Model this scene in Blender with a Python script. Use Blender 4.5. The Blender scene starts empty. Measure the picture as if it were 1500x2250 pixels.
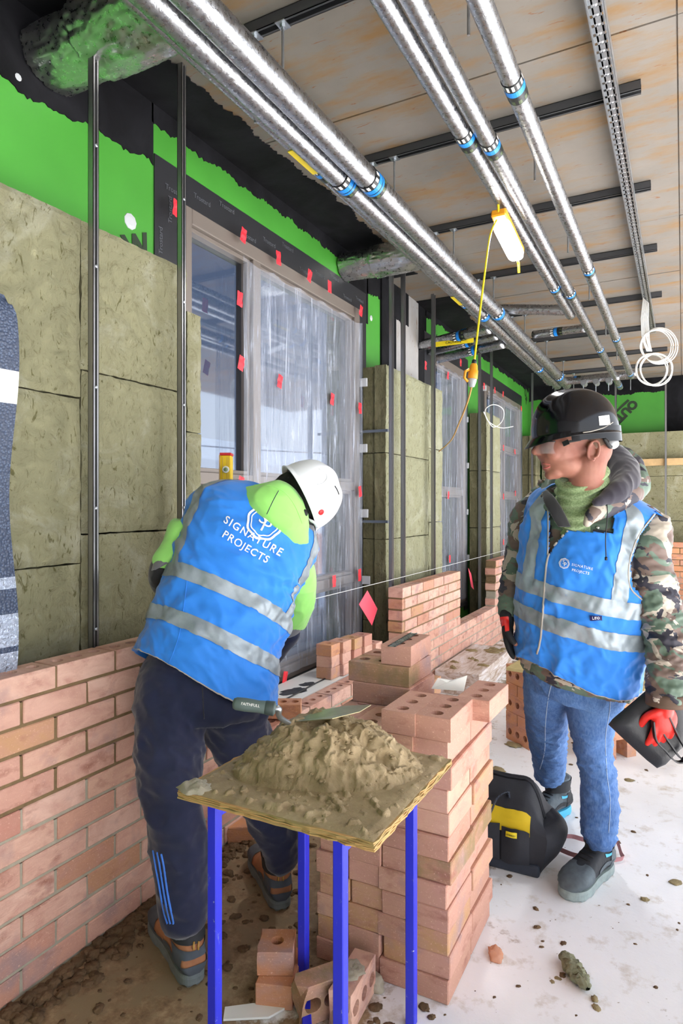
import bpy, bmesh, math, random
from mathutils import Vector, Matrix, noise
from mathutils.bvhtree import BVHTree
random.seed(7)
C = bpy.context.scene.collection
S = bpy.context.scene
V = Vector
PI = math.pi
# ---------------------------------------------------------------- camera, sky, light, exposure
YAW = math.radians(27.8); FPX = 1423.0; HC = 1.37
cam = bpy.data.cameras.new('camera'); cam.sensor_fit = 'HORIZONTAL'; cam.sensor_width = 36.0
cam.lens = 36.0 * FPX / 1500.0; cam.shift_y = -15.0 / 1500.0; cam.clip_start = 0.05
camo = bpy.data.objects.new('camera', cam); C.objects.link(camo)
camo.location = (0, 0, HC); camo.rotation_euler = (PI / 2, 0, YAW); S.camera = camo

w = bpy.data.worlds.new('overcast_sky'); S.world = w; w.use_nodes = True
wn = w.node_tree.nodes; wl = w.node_tree.links
bg = wn['Background']
tc = wn.new('ShaderNodeTexCoord'); sx = wn.new('ShaderNodeSeparateXYZ'); wl.new(tc.outputs['Generated'], sx.inputs[0])
rp = wn.new('ShaderNodeValToRGB'); wl.new(sx.outputs['Z'], rp.inputs[0])
rp.color_ramp.elements[0].position = 0.0; rp.color_ramp.elements[0].color = (0.93, 0.96, 1.0, 1)
rp.color_ramp.elements[1].position = 0.9; rp.color_ramp.elements[1].color = (0.72, 0.82, 1.0, 1)
wl.new(rp.outputs[0], bg.inputs[0]); bg.inputs[1].default_value = 1.7

def sun(name, direction, strength, ang, col):
    l = bpy.data.lights.new(name, 'SUN'); l.energy = strength; l.angle = math.radians(ang); l.color = col
    o = bpy.data.objects.new(name, l); C.objects.link(o)
    o.rotation_euler = V(direction).to_track_quat('-Z', 'Y').to_euler(); return o
sun('daylight', (-0.50, -0.16, -0.85), 15, 2, (1.0, 0.96, 0.90))
S.view_settings.view_transform = 'Standard'; S.view_settings.look = 'None'
S.view_settings.exposure = 0.80; S.view_settings.gamma = 1.0; S.view_settings.use_curve_mapping = False
S.cycles.use_denoising = True
S.cycles.max_bounces = 10; S.cycles.transparent_max_bounces = 12

# ---------------------------------------------------------------- projection helper: a pixel of the 1500x2250 frame + a real plane -> a point
FW = V((-math.sin(YAW), math.cos(YAW), 0)); RT = V((math.cos(YAW), math.sin(YAW), 0)); UP = V((0, 0, 1))
def ray(px, py): return FW + RT * ((px - 750) / FPX) - UP * ((py - 1110) / FPX)
CO = V((0, 0, HC))
def at(px, py, X=None, Y=None, Z=None, d=None):
    r = ray(px, py)
    t = d if d is not None else X / r.x if X is not None else Y / r.y if Y is not None else (Z - HC) / r.z
    return CO + r * t

# ---------------------------------------------------------------- materials
class Mt:
    def __init__(s, name, col=(.5, .5, .5), rough=.7, metal=0.0, **k):
        s.m = bpy.data.materials.new(name); s.m.use_nodes = True
        s.t = s.m.node_tree; s.n = s.t.nodes; s.b = s.n['Principled BSDF']
        s.b.inputs['Base Color'].default_value = (*col, 1); s.b.inputs['Roughness'].default_value = rough
        s.b.inputs['Metallic'].default_value = metal
        for q, v in k.items(): s.b.inputs[q.replace('_', ' ')].default_value = v
        s.co = None; s.m.diffuse_color = (*col, 1)
    def L(s, a, b): s.t.links.new(a, b)
    def coord(s, kind='Object', scale=(1, 1, 1)):
        if kind == 'World':
            o = s.n.new('ShaderNodeNewGeometry').outputs['Position']
        else: o = s.n.new('ShaderNodeTexCoord').outputs[kind]
        mp = s.n.new('ShaderNodeMapping'); mp.inputs['Scale'].default_value = scale; s.L(o, mp.inputs[0]); return mp.outputs[0]
    def noise(s, co, scale=5, detail=4, rough=.6, dist=0):
        n = s.n.new('ShaderNodeTexNoise'); n.inputs['Scale'].default_value = scale; n.inputs['Detail'].default_value = detail
        n.inputs['Roughness'].default_value = rough; n.inputs['Distortion'].default_value = dist; s.L(co, n.inputs['Vector']); return n.outputs[0]
    def voro(s, co, scale=5, feature='F1'):
        n = s.n.new('ShaderNodeTexVoronoi'); n.feature = feature; n.inputs['Scale'].default_value = scale; s.L(co, n.inputs['Vector']); return n.outputs[0]
    def ramp(s, f, stops, interp='LINEAR'):
        r = s.n.new('ShaderNodeValToRGB'); r.color_ramp.interpolation = interp
        e = r.color_ramp.elements
        while len(e) < len(stops): e.new(.5)
        for el, (p, c) in zip(e, stops):
            el.position = p; el.color = (*c, 1) if len(c) == 3 else c
        s.L(f, r.inputs[0]); return r.outputs[0]
    def g(s, f, a, b):      # grey ramp between a and b
        return s.ramp(f, [(a, (0, 0, 0)), (b, (1, 1, 1))] if a < b else [(b, (1, 1, 1)), (a, (0, 0, 0))])
    def mix(s, f, a, b, mode='MIX'):
        m = s.n.new('ShaderNodeMix'); m.data_type = 'RGBA'; m.blend_type = mode
        for sock, v in ((m.inputs[0], f), (m.inputs[6], a), (m.inputs[7], b)):
            if isinstance(v, (int, float)): sock.default_value = v
            elif isinstance(v, tuple): sock.default_value = (*v, 1)
            else: s.L(v, sock)
        return m.outputs[2]
    def rand(s): return s.n.new('ShaderNodeObjectInfo').outputs['Random']
    def col(s, c): s.L(c, s.b.inputs['Base Color']); return s
    def rough(s, c): s.L(c, s.b.inputs['Roughness']); return s
    def bump(s, h, strength=.3, dist=.01):
        b = s.n.new('ShaderNodeBump'); b.inputs['Strength'].default_value = strength; b.inputs['Distance'].default_value = dist
        s.L(h, b.inputs['Height']); s.L(b.outputs[0], s.b.inputs['Normal']); return s
def hx(h):
    f = lambda c: c / 12.92 if c <= .04045 else ((c + .055) / 1.055) ** 2.4
    return tuple(f(int(h[i:i + 2], 16) / 255) for i in (0, 2, 4))
MAT = {}
def simple(key, h, rough=.7, metal=0., bump=None, var=.0, scale=8, coord='Object', **k):
    m = Mt(key, hx(h), rough, metal, **k)
    if var or bump:
        co = m.coord(coord); n = m.noise(co, scale, 5)
        if var:
            c = hx(h); m.col(m.ramp(n, [(.3, tuple(x * (1 - var) for x in c)), (.7, tuple(min(1, x * (1 + var)) for x in c))]))
        if bump: m.bump(m.noise(co, bump[0], 6), bump[1], bump[2])
    MAT[key] = m.m; return m

# ---------------------------------------------------------------- mesh building
WM = {}     # world matrices of the things, so that parts can be modelled in world space
class MB:
    def __init__(s): s.v = []; s.f = []; s.mi = []; s.k = 0
    def add(s, vs, fs, mi=None):
        o = len(s.v); s.v += [V(p) for p in vs]; s.f += [[i + o for i in f] for f in fs]
        s.mi += [s.k if mi is None else mi] * len(fs); return s
    def box(s, lo, hi, M=None):
        (a, b, c), (d, e, f) = lo, hi
        vs = [V((x, y, z)) for x in (a, d) for y in (b, e) for z in (c, f)]
        if M: vs = [M @ p for p in vs]
        return s.add(vs, [(0, 1, 3, 2), (4, 6, 7, 5), (0, 4, 5, 1), (2, 3, 7, 6), (0, 2, 6, 4), (1, 5, 7, 3)])
    def bar(s, p, q, w, h, up=UP):
        p, q = V(p), V(q); z = (q - p).normalized(); x = z.cross(up)
        if x.length < 1e-4: x = z.cross(V((1, 0, 0)))
        x.normalize(); y = x.cross(z)
        vs = [c + x * (i * w / 2) + y * (j * h / 2) for c in (p, q) for i, j in ((-1, -1), (1, -1), (1, 1), (-1, 1))]
        return s.add(vs, [(3, 2, 1, 0), (4, 5, 6, 7), (0, 1, 5, 4), (1, 2, 6, 5), (2, 3, 7, 6), (3, 0, 4, 7)])
    def tube(s, pts, r, n=12, cap=True):
        pts = [V(p) for p in pts]; N = len(pts); rs = r if isinstance(r, (list, tuple)) else [r] * N
        x = None; vs = []
        for i, p in enumerate(pts):
            t = (pts[min(i + 1, N - 1)] - pts[max(i - 1, 0)]).normalized()
            if x is None:
                x = t.cross(UP)
                if x.length < 1e-3: x = t.cross(V((1, 0, 0)))
            x = (x - t * x.dot(t)).normalized(); y = t.cross(x)
            vs += [p + (x * math.cos(2 * PI * k / n) + y * math.sin(2 * PI * k / n)) * rs[i] for k in range(n)]
        fs = [(i * n + k, i * n + (k + 1) % n, (i + 1) * n + (k + 1) % n, (i + 1) * n + k) for i in range(N - 1) for k in range(n)]
        if cap: fs += [tuple(range(n - 1, -1, -1)), tuple((N - 1) * n + k for k in range(n))]
        return s.add(vs, fs)
    def lathe(s, c, axis, prof, n=20):
        z = V(axis).normalized(); x = z.orthogonal().normalized(); y = z.cross(x)
        vs = [V(c) + z * h + (x * math.cos(2 * PI * k / n) + y * math.sin(2 * PI * k / n)) * r for r, h in prof for k in range(n)]
        fs = [(i * n + k, i * n + (k + 1) % n, (i + 1) * n + (k + 1) % n, (i + 1) * n + k) for i in range(len(prof) - 1) for k in range(n)]
        fs += [tuple(range(n - 1, -1, -1)), tuple((len(prof) - 1) * n + k for k in range(n))]
        return s.add(vs, fs)
    def prism(s, poly, ext):
        n = len(poly); e = V(ext); vs = [V(p) for p in poly] + [V(p) + e for p in poly]
        return s.add(vs, [tuple(range(n - 1, -1, -1)), tuple(range(n, 2 * n))] + [(i, (i + 1) % n, n + (i + 1) % n, n + i) for i in range(n)])
    def grid(s, nu, nv, fn, wrap=False):
        vs = [fn(i / (nu if wrap else nu - 1), j / (nv - 1)) for j in range(nv) for i in range(nu)]
        m = nu if wrap else nu - 1
        return s.add(vs, [(j * nu + i, j * nu + (i + 1) % nu, (j + 1) * nu + (i + 1) % nu, (j + 1) * nu + i) for j in range(nv - 1) for i in range(m)])
    def mesh(s, name, mats=(), M=None, smooth=False):
        me = bpy.data.meshes.new(name)
        vs = [M @ p for p in s.v] if M else s.v
        me.from_pydata([tuple(p) for p in vs], [], s.f)
        for m in mats: me.materials.append(m)
        if len(mats) > 1: me.polygons.foreach_set('material_index', s.mi)
        if smooth: me.polygons.foreach_set('use_smooth', [True] * len(me.polygons))
        me.update(); return me
def fixn(me):
    bm = bmesh.new(); bm.from_mesh(me); bmesh.ops.recalc_face_normals(bm, faces=bm.faces); bm.to_mesh(me); bm.free(); return me
def bevel(me, w, seg=1, ang=35):
    bm = bmesh.new(); bm.from_mesh(me); bmesh.ops.recalc_face_normals(bm, faces=bm.faces)
    es = [e for e in bm.edges if len(e.link_faces) == 2 and e.calc_face_angle(0) > math.radians(ang)]
    bmesh.ops.bevel(bm, geom=es, offset=w, segments=seg, affect='EDGES', profile=.6, clamp_overlap=True)
    bm.to_mesh(me); bm.free(); return me
def tag(o, label=None, cat=None, group=None, kind=None):
    for k, v in (('label', label), ('category', cat), ('group', group), ('kind', kind)):
        if v: o[k] = v
    return o
def put(name, mb, mats, parent=None, smooth=False, bev=0, seg=1, fix=True, label=None, cat=None, group=None, kind=None):
    """link world-space geometry as ONE mesh object (a part when it has a parent)"""
    if not isinstance(mats, (list, tuple)): mats = [mats]
    mats = [MAT[m] if isinstance(m, str) else m for m in mats]
    if isinstance(mb, MB):
        piv = None
        if parent is None and mb.v:
            xs = [p.x for p in mb.v]; ys = [p.y for p in mb.v]; zs = [p.z for p in mb.v]
            piv = Matrix.Translation(((min(xs) + max(xs)) / 2, (min(ys) + max(ys)) / 2, min(zs)))
        Wp = WM[parent.name] if parent is not None else piv
        me = mb.mesh(name, mats, Wp.inverted() if Wp else None, smooth)
        if bev: bevel(me, bev, seg)
        elif fix: fixn(me)
    else: me = mb; Wp = None; piv = None
    o = bpy.data.objects.new(name, me); C.objects.link(o)
    if parent is not None:
        o.parent = parent; WM[o.name] = WM[parent.name].copy()
    else:
        if piv: o.matrix_world = piv
        WM[o.name] = piv.copy() if piv else Matrix.Identity(4)
    return tag(o, label, cat, group, kind)
def thing(name, label, cat, loc=(0, 0, 0), rotz=0, group=None, kind=None):
    o = bpy.data.objects.new(name, None); C.objects.link(o); o.empty_display_size = .1
    o.location = loc; o.rotation_euler = (0, 0, rotz)
    WM[o.name] = Matrix.Translation(loc) @ Matrix.Rotation(rotz, 4, 'Z')
    return tag(o, label, cat, group, kind)
def inst(name, me, M, parent=None, **k):
    """another object sharing mesh me; M = world matrix"""
    o = bpy.data.objects.new(name, me); C.objects.link(o)
    if parent is not None: o.parent = parent; o.matrix_local = WM[parent.name].inverted() @ M
    else: o.matrix_world = M
    WM[o.name] = M.copy(); return tag(o, **k)
def cr(P, n):       # catmull-rom through a list of vectors/tuples of floats
    P = [tuple(p) for p in P]; out = []; N = len(P)
    for i in range(N - 1):
        p0, p1, p2, p3 = P[max(i - 1, 0)], P[i], P[i + 1], P[min(i + 2, N - 1)]
        for k in range(n):
            t = k / n
            out.append(tuple(.5 * (2 * b + (c - a) * t + (2 * a - 5 * b + 4 * c - d) * t * t + (3 * b - a - 3 * c + d) * t ** 3) for a, b, c, d in zip(p0, p1, p2, p3)))
    out.append(P[-1]); return out
def nz(p, s=1.0): return noise.noise(V(p) * s)
# ---------------------------------------------------------------- procedural materials
def brick_mat(key, stops, stain=0.0, seed=0):
    m = Mt(key, (.6, .3, .2), .85)
    co = m.coord('Object'); r = m.rand()
    base = m.ramp(r, stops)
    n1 = m.noise(m.coord('World', (5, 5, 9)), 2.3, 4, .6, .6)
    c = m.mix(m.g(n1, .38, .78), base, hx('c49281'))
    n3 = m.noise(m.coord('World', (4, 4, 9)), 2.1, 5); n5 = m.noise(m.coord('World'), 5.3, 3)
    c = m.mix(m.g(n5, .56, .72), c, hx('a98a86'))
    c = m.mix(m.g(n3, .56, .76), c, hx('a06a5a'))
    n2 = m.noise(co, 160, 4)
    c = m.mix(m.g(n2, .60, .72), c, hx('e0b49e'))
    if stain:
        n4 = m.noise(co, 14, 5); c = m.mix(m.g(n4, .62 - stain * .4, .75), c, hx('8b7a55'))
    m.col(c)
    fold = m.noise(m.coord('World', (6, 6, 60)), 2.5, 4, .65, 1.2)
    gr = m.noise(co, 120, 3)
    h = m.mix(.35, fold, gr); m.bump(h, .55, .006); MAT[key] = m.m
brick_mat('brick', [(0, hx('cf9e8c')), (.3, hx('dbae9b')), (.55, hx('e2bba9')), (.78, hx('d6a88f')), (.92, hx('c48a79')), (1, hx('c39b6a'))])
brick_mat('brick_stack', [(0, hx('bf8f7c')), (.35, hx('cc9c88')), (.65, hx('bb8c77')), (.85, hx('d0a48d')), (1, hx('bd9160'))])
brick_mat('brick_stained', [(0, hx('a57e58')), (1, hx('b58c68'))], .5)
brick_mat('brick_orange', [(0, hx('cf8f62')), (.5, hx('d89f72')), (1, hx('c4835a'))])
simple('mortar_fresh', '7d6748', .95, bump=(90, .7, .006), var=.18, scale=20)
simple('mortar_old', 'a9a18f', .95, bump=(90, .6, .004), var=.12, scale=20)
simple('brick_core', 'b06a42', .9, bump=(60, .6, .004), var=.2, scale=30)
def floor_mat():
    m = Mt('floor', (.7, .7, .7), .62)
    co = m.coord('World')
    a = m.noise(co, 1.3, 6, .62); b = m.noise(co, 9, 6, .7); c = m.noise(co, 42, 5, .7)
    base = m.ramp(a, [(.3, hx('e6e6e7')), (.55, hx('f1f1f3')), (.75, hx('f8f8fa'))])
    base = m.mix(m.g(b, .55, .72), base, hx('c9bfb2'))
    base = m.mix(m.g(c, .66, .71), base, hx('8a7a62'))
    # dried mortar trodden along the foot of the brick wall
    sp = m.n.new('ShaderNodeSeparateXYZ'); m.L(co, sp.inputs[0])
    def mr(v, a0, a1):
        q = m.n.new('ShaderNodeMapRange'); q.inputs[1].default_value = a0; q.inputs[2].default_value = a1; m.L(v, q.inputs[0]); return q.outputs[0]
    fx = mr(sp.outputs['X'], -.30, -1.25); fy = mr(sp.outputs['Y'], 3.4, 1.9)
    mm = m.n.new('ShaderNodeMath'); mm.operation = 'MULTIPLY'; m.L(fx, mm.inputs[0]); m.L(fy, mm.inputs[1])
    d = m.noise(co, 5.5, 8, .68, .3)
    ad = m.n.new('ShaderNodeMath'); ad.operation = 'MULTIPLY_ADD'; m.L(mm.outputs[0], ad.inputs[0]); ad.inputs[1].default_value = .46; m.L(d, ad.inputs[2])
    mud = m.g(ad.outputs[0], .70, .80)
    e = m.noise(co, 30, 6, .7)
    mc = m.ramp(e, [(.3, hx('6a543d')), (.5, hx('8f775a')), (.7, hx('ad9878'))])
    base = m.mix(mud, base, mc)
    # strip of droppings beside the low wall further on
    fx2 = mr(sp.outputs['X'], -.75, -1.2)
    ad2 = m.n.new('ShaderNodeMath'); ad2.operation = 'MULTIPLY_ADD'; m.L(fx2, ad2.inputs[0]); ad2.inputs[1].default_value = .2; m.L(m.noise(co, 8, 8, .7), ad2.inputs[2])
    base = m.mix(m.g(ad2.outputs[0], .66, .76), base, hx('8d7c60'))
    m.col(base); m.bump(m.mix(.5, b, c), .35, .006); MAT['floor'] = m.m
floor_mat()
def concrete(key, h1, h2, rust):
    m = Mt(key, (.5, .5, .5), .8); co = m.coord('World')
    a = m.noise(co, 1.6, 6, .6); c = m.ramp(a, [(.3, hx(h1)), (.7, hx(h2))])
    b = m.noise(m.coord('World', (1, 3.2, 1)), 2.1, 7, .66)
    c = m.mix(m.g(b, .47, .66), c, hx(rust))
    d = m.noise(m.coord('World', (4, 22, 4)), 2.2, 5, .6, 1.0); c = m.mix(m.g(d, .64, .69), c, hx('744c2c'))
    v = m.voro(co, 26); c = m.mix(m.g(v, .035, .02), c, hx('55504a'))
    m.col(c); m.bump(m.noise(co, 30, 5), .15, .004); MAT[key] = m.m
concrete('ceiling_concrete', '67625b', '7a736b', '7b5f3b')
concrete('column_concrete', '8f8d8c', 'a5a3a2', '969089')
def green():
    m = Mt('green_board', hx('4fae35'), .5); co = m.coord('World')
    a = m.noise(co, 1.2, 3); c = m.ramp(a, [(.35, hx('3b8429')), (.7, hx('469633'))])
    v = m.noise(co, 75, 6, .8); c = m.mix(m.g(v, .70, .74), c, hx('8cc97c')); m.col(c); MAT['green_board'] = m.m
green()
m = Mt('black_membrane', hx('141416'), .8, Specular_IOR_Level=.15); co = m.coord('World'); a = m.noise(co, 3.5, 5, .6, .8)
m.col(m.ramp(a, [(.35, hx('0c0c0e')), (.7, hx('1e1e22'))])); m.bump(m.noise(co, 14, 5), .25, .01); MAT['black_membrane'] = m.m
simple('black_tape', '25262a', .38, bump=(40, .1, .002), coord='World')
simple('tape_print', '55585e', .5); simple('board_print', '20301c', .6)
def wool(key, h1, h2, h3, sc):
    m = Mt(key, (.5, .5, .3), .97); co = m.coord('World', sc)
    a = m.noise(co, 13, 10, .74, 2.6); b = m.noise(co, 3.4, 6, .66, 1.0)
    c = m.ramp(a, [(.34, hx(h1)), (.47, hx(h2)), (.58, hx(h2)), (.86, hx(h3))])
    c = m.mix(m.g(b, .52, .74), c, hx(h3))
    p = m.noise(m.coord('World', (sc[0] * 1.1, sc[1] * 2.6, sc[2])), 13, 6, .6, 2.2)
    c = m.mix(m.g(p, .40, .33), c, hx('6a6640'))
    m.col(c); h = m.mix(.3, a, p); m.bump(h, .9, .03); MAT[key] = m.m
wool('wool', '827e5e', '999675', 'b4b29c', (1, 1, 1))
wool('wool_pale', '8c8c70', 'a1a182', 'b6b7a0', (1, 1, 1))
wool('wool_edge', '5d5a41', '7f7a5a', '9f9b7a', (3, 3, 1))
simple('frame_taupe', '776e67', .4, .2)
simple('steel_stud', '9a9a9c', .32, .85)
simple('steel_dark', '4a4b4e', .5, .5)
simple('galv', 'a8adb2', .35, .9, var=.15, scale=30)
def foil(key, bs, sc, h='c9c9cb', rough=.26):
    m = Mt(key, hx(h), rough, 1.0); co = m.coord('World')
    f = m.noise(co, sc, 5, .65, .7); m.bump(f, bs, .012); r = m.noise(co, 60, 3)
    m.rough(m.ramp(r, [(.3, (rough * .7,) * 3), (.7, (rough * 1.7,) * 3)])); MAT[key] = m.m
foil('foil', .22, 40, 'a6a8ac', .26); foil('foil_duct', .16, 14, 'c6c6c4', .28); foil('foil_sheet', .6, 90, 'b9c4d8', .3)
simple('band_black', '14181a', .4); simple('band_blue', '1a7fd6', .35); simple('band_white', 'e8e8e6', .4); simple('label_yellow', 'e8cf22', .45)
simple('band_red', 'c8262a', .4); simple('band_olive', '4d5a3c', .4)
simple('red_tape', 'ee2f3c', .5); simple('red_print', 'f0566a', .45)
simple('white_plastic', 'eeeeea', .4); simple('yellow_plastic', 'e9c418', .4); simple('orange_plastic', 'e79a1e', .4)
simple('grey_plastic', 'b9bcbf', .4); simple('yellow_cable', 'e6d11e', .45); simple('tan_cable', 'c2964e', .5); simple('black_plastic', '17181a', .45)
simple('clip_grey', 'c2c4c8', .4); simple('tie_steel', '6f757f', .4, .6)
m = Mt('lamp_glow', (1, 1, 1), .4); m.b.inputs['Emission Color'].default_value = (1, .99, .96, 1); m.b.inputs['Emission Strength'].default_value = 9; MAT['lamp_glow'] = m.m
def glass():
    m = Mt('glass', (.62, .70, .85), .03); t = m.t
    tr = m.n.new('ShaderNodeBsdfTransparent'); tr.inputs[0].default_value = (.21, .245, .31, 1)
    gl = m.n.new('ShaderNodeBsdfGlossy'); gl.inputs['Roughness'].default_value = .04; gl.inputs[0].default_value = (.9, .95, 1, 1)
    lw = m.n.new('ShaderNodeLayerWeight'); lw.inputs[0].default_value = .35; fr = m.n.new('ShaderNodeMath'); fr.operation = 'MULTIPLY_ADD'; fr.inputs[1].default_value = .45; fr.inputs[2].default_value = .07; m.L(lw.outputs['Facing'], fr.inputs[0])
    mx = m.n.new('ShaderNodeMixShader'); m.L(fr.outputs[0], mx.inputs[0]); m.L(tr.outputs[0], mx.inputs[1]); m.L(gl.outputs[0], mx.inputs[2])
    m.L(mx.outputs[0], m.n['Material Output'].inputs[0]); MAT['glass'] = m.m
    # clear polythene, creased into upright folds
    m = Mt('polythene', (.9, .92, .96), .2)
    co = m.coord('World', (1, 9, .8)); s = m.noise(co, 1.7, 8, .66, 1.2)
    co2 = m.coord('World', (1, 34, 1.7)); s2 = m.noise(co2, 1.3, 7, .7, 1.6)
    al = m.ramp(m.mix(.5, s, s2), [(.40, (.10,) * 3), (.55, (.28,) * 3), (.68, (.90,) * 3)])
    tr = m.n.new('ShaderNodeBsdfTransparent'); m.b.inputs['Base Color'].default_value = (.66, .71, .83, 1)
    m.bump(s2, .5, .02)
    mx = m.n.new('ShaderNodeMixShader'); m.L(al, mx.inputs[0]); m.L(tr.outputs[0], mx.inputs[1]); m.L(m.b.outputs[0], mx.inputs[2])
    m.L(mx.outputs[0], m.n['Material Output'].inputs[0]); MAT['polythene'] = m.m
glass()
simple('outdoor_pale', 'd5d9de', .8); simple('outdoor_blue', '8694ab', .7); simple('outdoor_ground', 'a5a8aa', .9)

# ---------------------------------------------------------------- the room
XW, YB, ZC = -2.05, 9.9, 3.13          # left wall plane, back wall plane, ceiling
WIN = [(2.28, 4.13, .36, 2.76), (5.62, 6.66, .36, 2.78), (7.42, 9.28, .36, 2.78)]
put('floor', MB().box((-2.6, -6, -.2), (9, 10.4, 0)), 'floor', kind='structure')
cl = put('ceiling', MB().box((-2.6, -2.6, ZC + .012), (2.4, 10.4, ZC + .3)), 'ceiling_concrete', kind='structure')
YJ = [-2.6, -1.2, 0, 1.25, 2.62, 4.44, 5.48, 6.7, 7.9, 9.1, 10.4]; XJ = [-2.6, -1.5, -.02, 2.4]
for i in range(len(YJ) - 1):
    for j in range(len(XJ) - 1):
        if j == 0: continue
        x0 = XJ[j] if j > 1 else -2.6
        put('panel', MB().box((x0 + .003, YJ[i] + .003, ZC + .0008 * ((i * 7 + j * 3) % 5)), (XJ[j + 1] - .003, YJ[i + 1] - .003, ZC + .03)), 'ceiling_concrete', cl)
mb = MB(); ys = [-3] + [q for a in WIN for q in a[:2]] + [10.4]
for i in range(0, len(ys), 2): mb.box((XW - .25, ys[i], 0), (XW, ys[i + 1], ZC))
for a, b, z0, z1 in WIN: mb.box((XW - .25, a, 0), (XW, b, z0)).box((XW - .25, a, z1), (XW, b, ZC))
wl_ = put('wall_left', mb, 'green_board', kind='structure')
put('wall_rear_blocker', MB().box((XW, -2.6, 0), (2.4, -2.4, ZC)), 'column_concrete', kind='structure')  # unseen wall added behind the camera to block light and keep front faces darker
wb_ = put('wall_back', MB().box((XW, YB, 0), (1.3, YB + .25, ZC)), 'green_board', kind='structure')
# concrete column showing between the windows, and to the right on the back wall
put('column', MB().box((XW - .02, 4.76, 0), (XW + .012, 5.30, ZC)), 'column_concrete', wl_)
put('column', MB().box((.02, YB - .006, 0), (1.3, YB + .02, ZC)), 'column_concrete', wb_)
# black liquid membrane brushed on, with ragged edges (2 mm coat)
def coat(name, y0, y1, lo, hi, parent, plane='wall', step=.012, n=3, off=.004, rag=(0, 1)):
    """lo/hi: functions of y giving the two edges; wall: edges in z at XW, ceiling: edges in x at ZC, back: y means x"""
    mb = MB(); K = int((y1 - y0) / step); vs = []; fs = []
    for i in range(K + 1):
        y = y0 + (y1 - y0) * i / K
        r = lambda q: .030 * noise.noise(V((y * 9, q, 0))) + .016 * noise.noise(V((y * 60, q, 2))) + .010 * noise.noise(V((y * 190, q, 5)))
        a = lo(y) + (r(1.3) if 0 in rag else 0); b = hi(y) + (r(7.7) if 1 in rag else 0)
        for q, e in ((a, 0), (b, 0), (b, off), (a, off)):
            vs.append(V((XW + e, y, q)) if plane == 'wall' else V((q, y, ZC - .001 - e)) if plane == 'ceil' else V((y, YB - e, q)))
    for i in range(K):
        for k in range(4):
            fs.append((i * 4 + k, i * 4 + (k + 1) % 4, (i + 1) * 4 + (k + 1) % 4, (i + 1) * 4 + k))
    fs += [(0, 1, 2, 3), (K * 4 + 3, K * 4 + 2, K * 4 + 1, K * 4)]
    return put(name, mb.add(vs, fs), 'black_membrane', parent)
coat('membrane', -.5, 2.12, lambda y: 2.86 + .03 * math.sin(y * 3), lambda y: ZC, wl_, rag=(0,))
coat('membrane', 2.11, 4.04, lambda y: 3.045, lambda y: ZC, wl_, rag=(0,))
coat('membrane', 4.0, 4.30, lambda y: 2.70, lambda y: ZC, wl_, rag=())
coat('membrane', 4.28, 4.53, lambda y: 2.94, lambda y: ZC, wl_, rag=(0,))
coat('membrane', 4.52, 4.80, lambda y: 2.3, lambda y: ZC, wl_, rag=(), off=.016)
coat('membrane', 4.74, 5.06, lambda y: 2.86, lambda y: ZC, wl_, rag=(0,), off=.018)
coat('membrane', 5.28, 5.52, lambda y: 2.3, lambda y: ZC, wl_, rag=())
coat('membrane', 5.50, 9.9, lambda y: 3.075, lambda y: ZC, wl_, rag=(0,))
coat('membrane', -.5, 4.62, lambda y: XW, lambda y: -1.78 + .02 * math.sin(y * 2.2), cl, 'ceil', rag=(1,))
coat('membrane', 5.25, 9.88, lambda y: XW, lambda y: -1.74 + .03 * math.sin(y * 1.7), cl, 'ceil', rag=(1,))
coat('membrane', XW + .01, .02, lambda y: 2.93, lambda y: ZC, wb_, 'back', rag=(0,))
mb = MB().box((-.22, YB - .006, 2.2), (.03, YB, ZC - .01)); put('membrane', mb, 'black_membrane', wb_)
# printed black tape round each window (straight edges)
for a, b, z0, z1 in WIN:
    k = .155
    mb = MB().box((XW, a - k, z1), (XW + .006, b + .13, z1 + .15)).box((XW, a - k, z0 - .1), (XW + .0065, a, z1)).box((XW, b, z0 - .1), (XW + .0065, b + .13, z1))
    put('tape', mb, 'black_tape', wl_)
def textmesh(s, size, extrude=.0004, bold=0, space=1.0, shear=0):
    c = bpy.data.curves.new('t', 'FONT'); c.body = s; c.size = size; c.extrude = extrude; c.align_x = 'CENTER'; c.align_y = 'CENTER'
    c.offset = bold; c.space_character = space; c.shear = shear; c.resolution_u = 3
    o = bpy.data.objects.new('t', c); C.objects.link(o); dg = bpy.context.evaluated_depsgraph_get()
    me = bpy.data.meshes.new_from_object(o.evaluated_get(dg)); bpy.data.objects.remove(o); bpy.data.curves.remove(c); me.materials.clear()
    me.name = 'lettering'; return me
def text(name, s, size, pos, rx, uy, mat, parent=None, label=None, cat=None, **k):
    me = textmesh(s, size, **k); me.materials.append(MAT[mat])
    rx = V(rx).normalized(); n = rx.cross(V(uy)).normalized(); uy = n.cross(rx)
    M = Matrix((rx, uy, n)).transposed().to_4x4(); M.translation = V(pos)
    return inst(name, me, M, parent, label=label, cat=cat)
for k in range(11):
    text('tape_lettering', 'Trostard', .034, (XW + .0085, 2.25 + k * .19, 2.795 + (k % 3) * .04), (0, 1, 0), UP, 'tape_print', wl_)
for k in range(6):
    text('tape_lettering', 'Trostard', .034, (XW + .0085, 2.16 + (k % 2) * .06, 1.9 + k * .16), (0, 0, 1), (0, -1, 0), 'tape_print', wl_)
text('board_lettering', 'OUTW', .155, at(1366, 912, Y=YB - .003), (-.70, 0, -.71), (.71, 0, -.70), 'board_print', wb_, bold=.010)
for q0, q1 in (((1330, 926), (1381, 879)), ((1340, 946), (1374, 915))): put('board_rule', MB().bar(at(*q0, Y=YB - .004), at(*q1, Y=YB - .004), .008, .03, V((-.66, 0, .75))), 'board_print', wb_)
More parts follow.
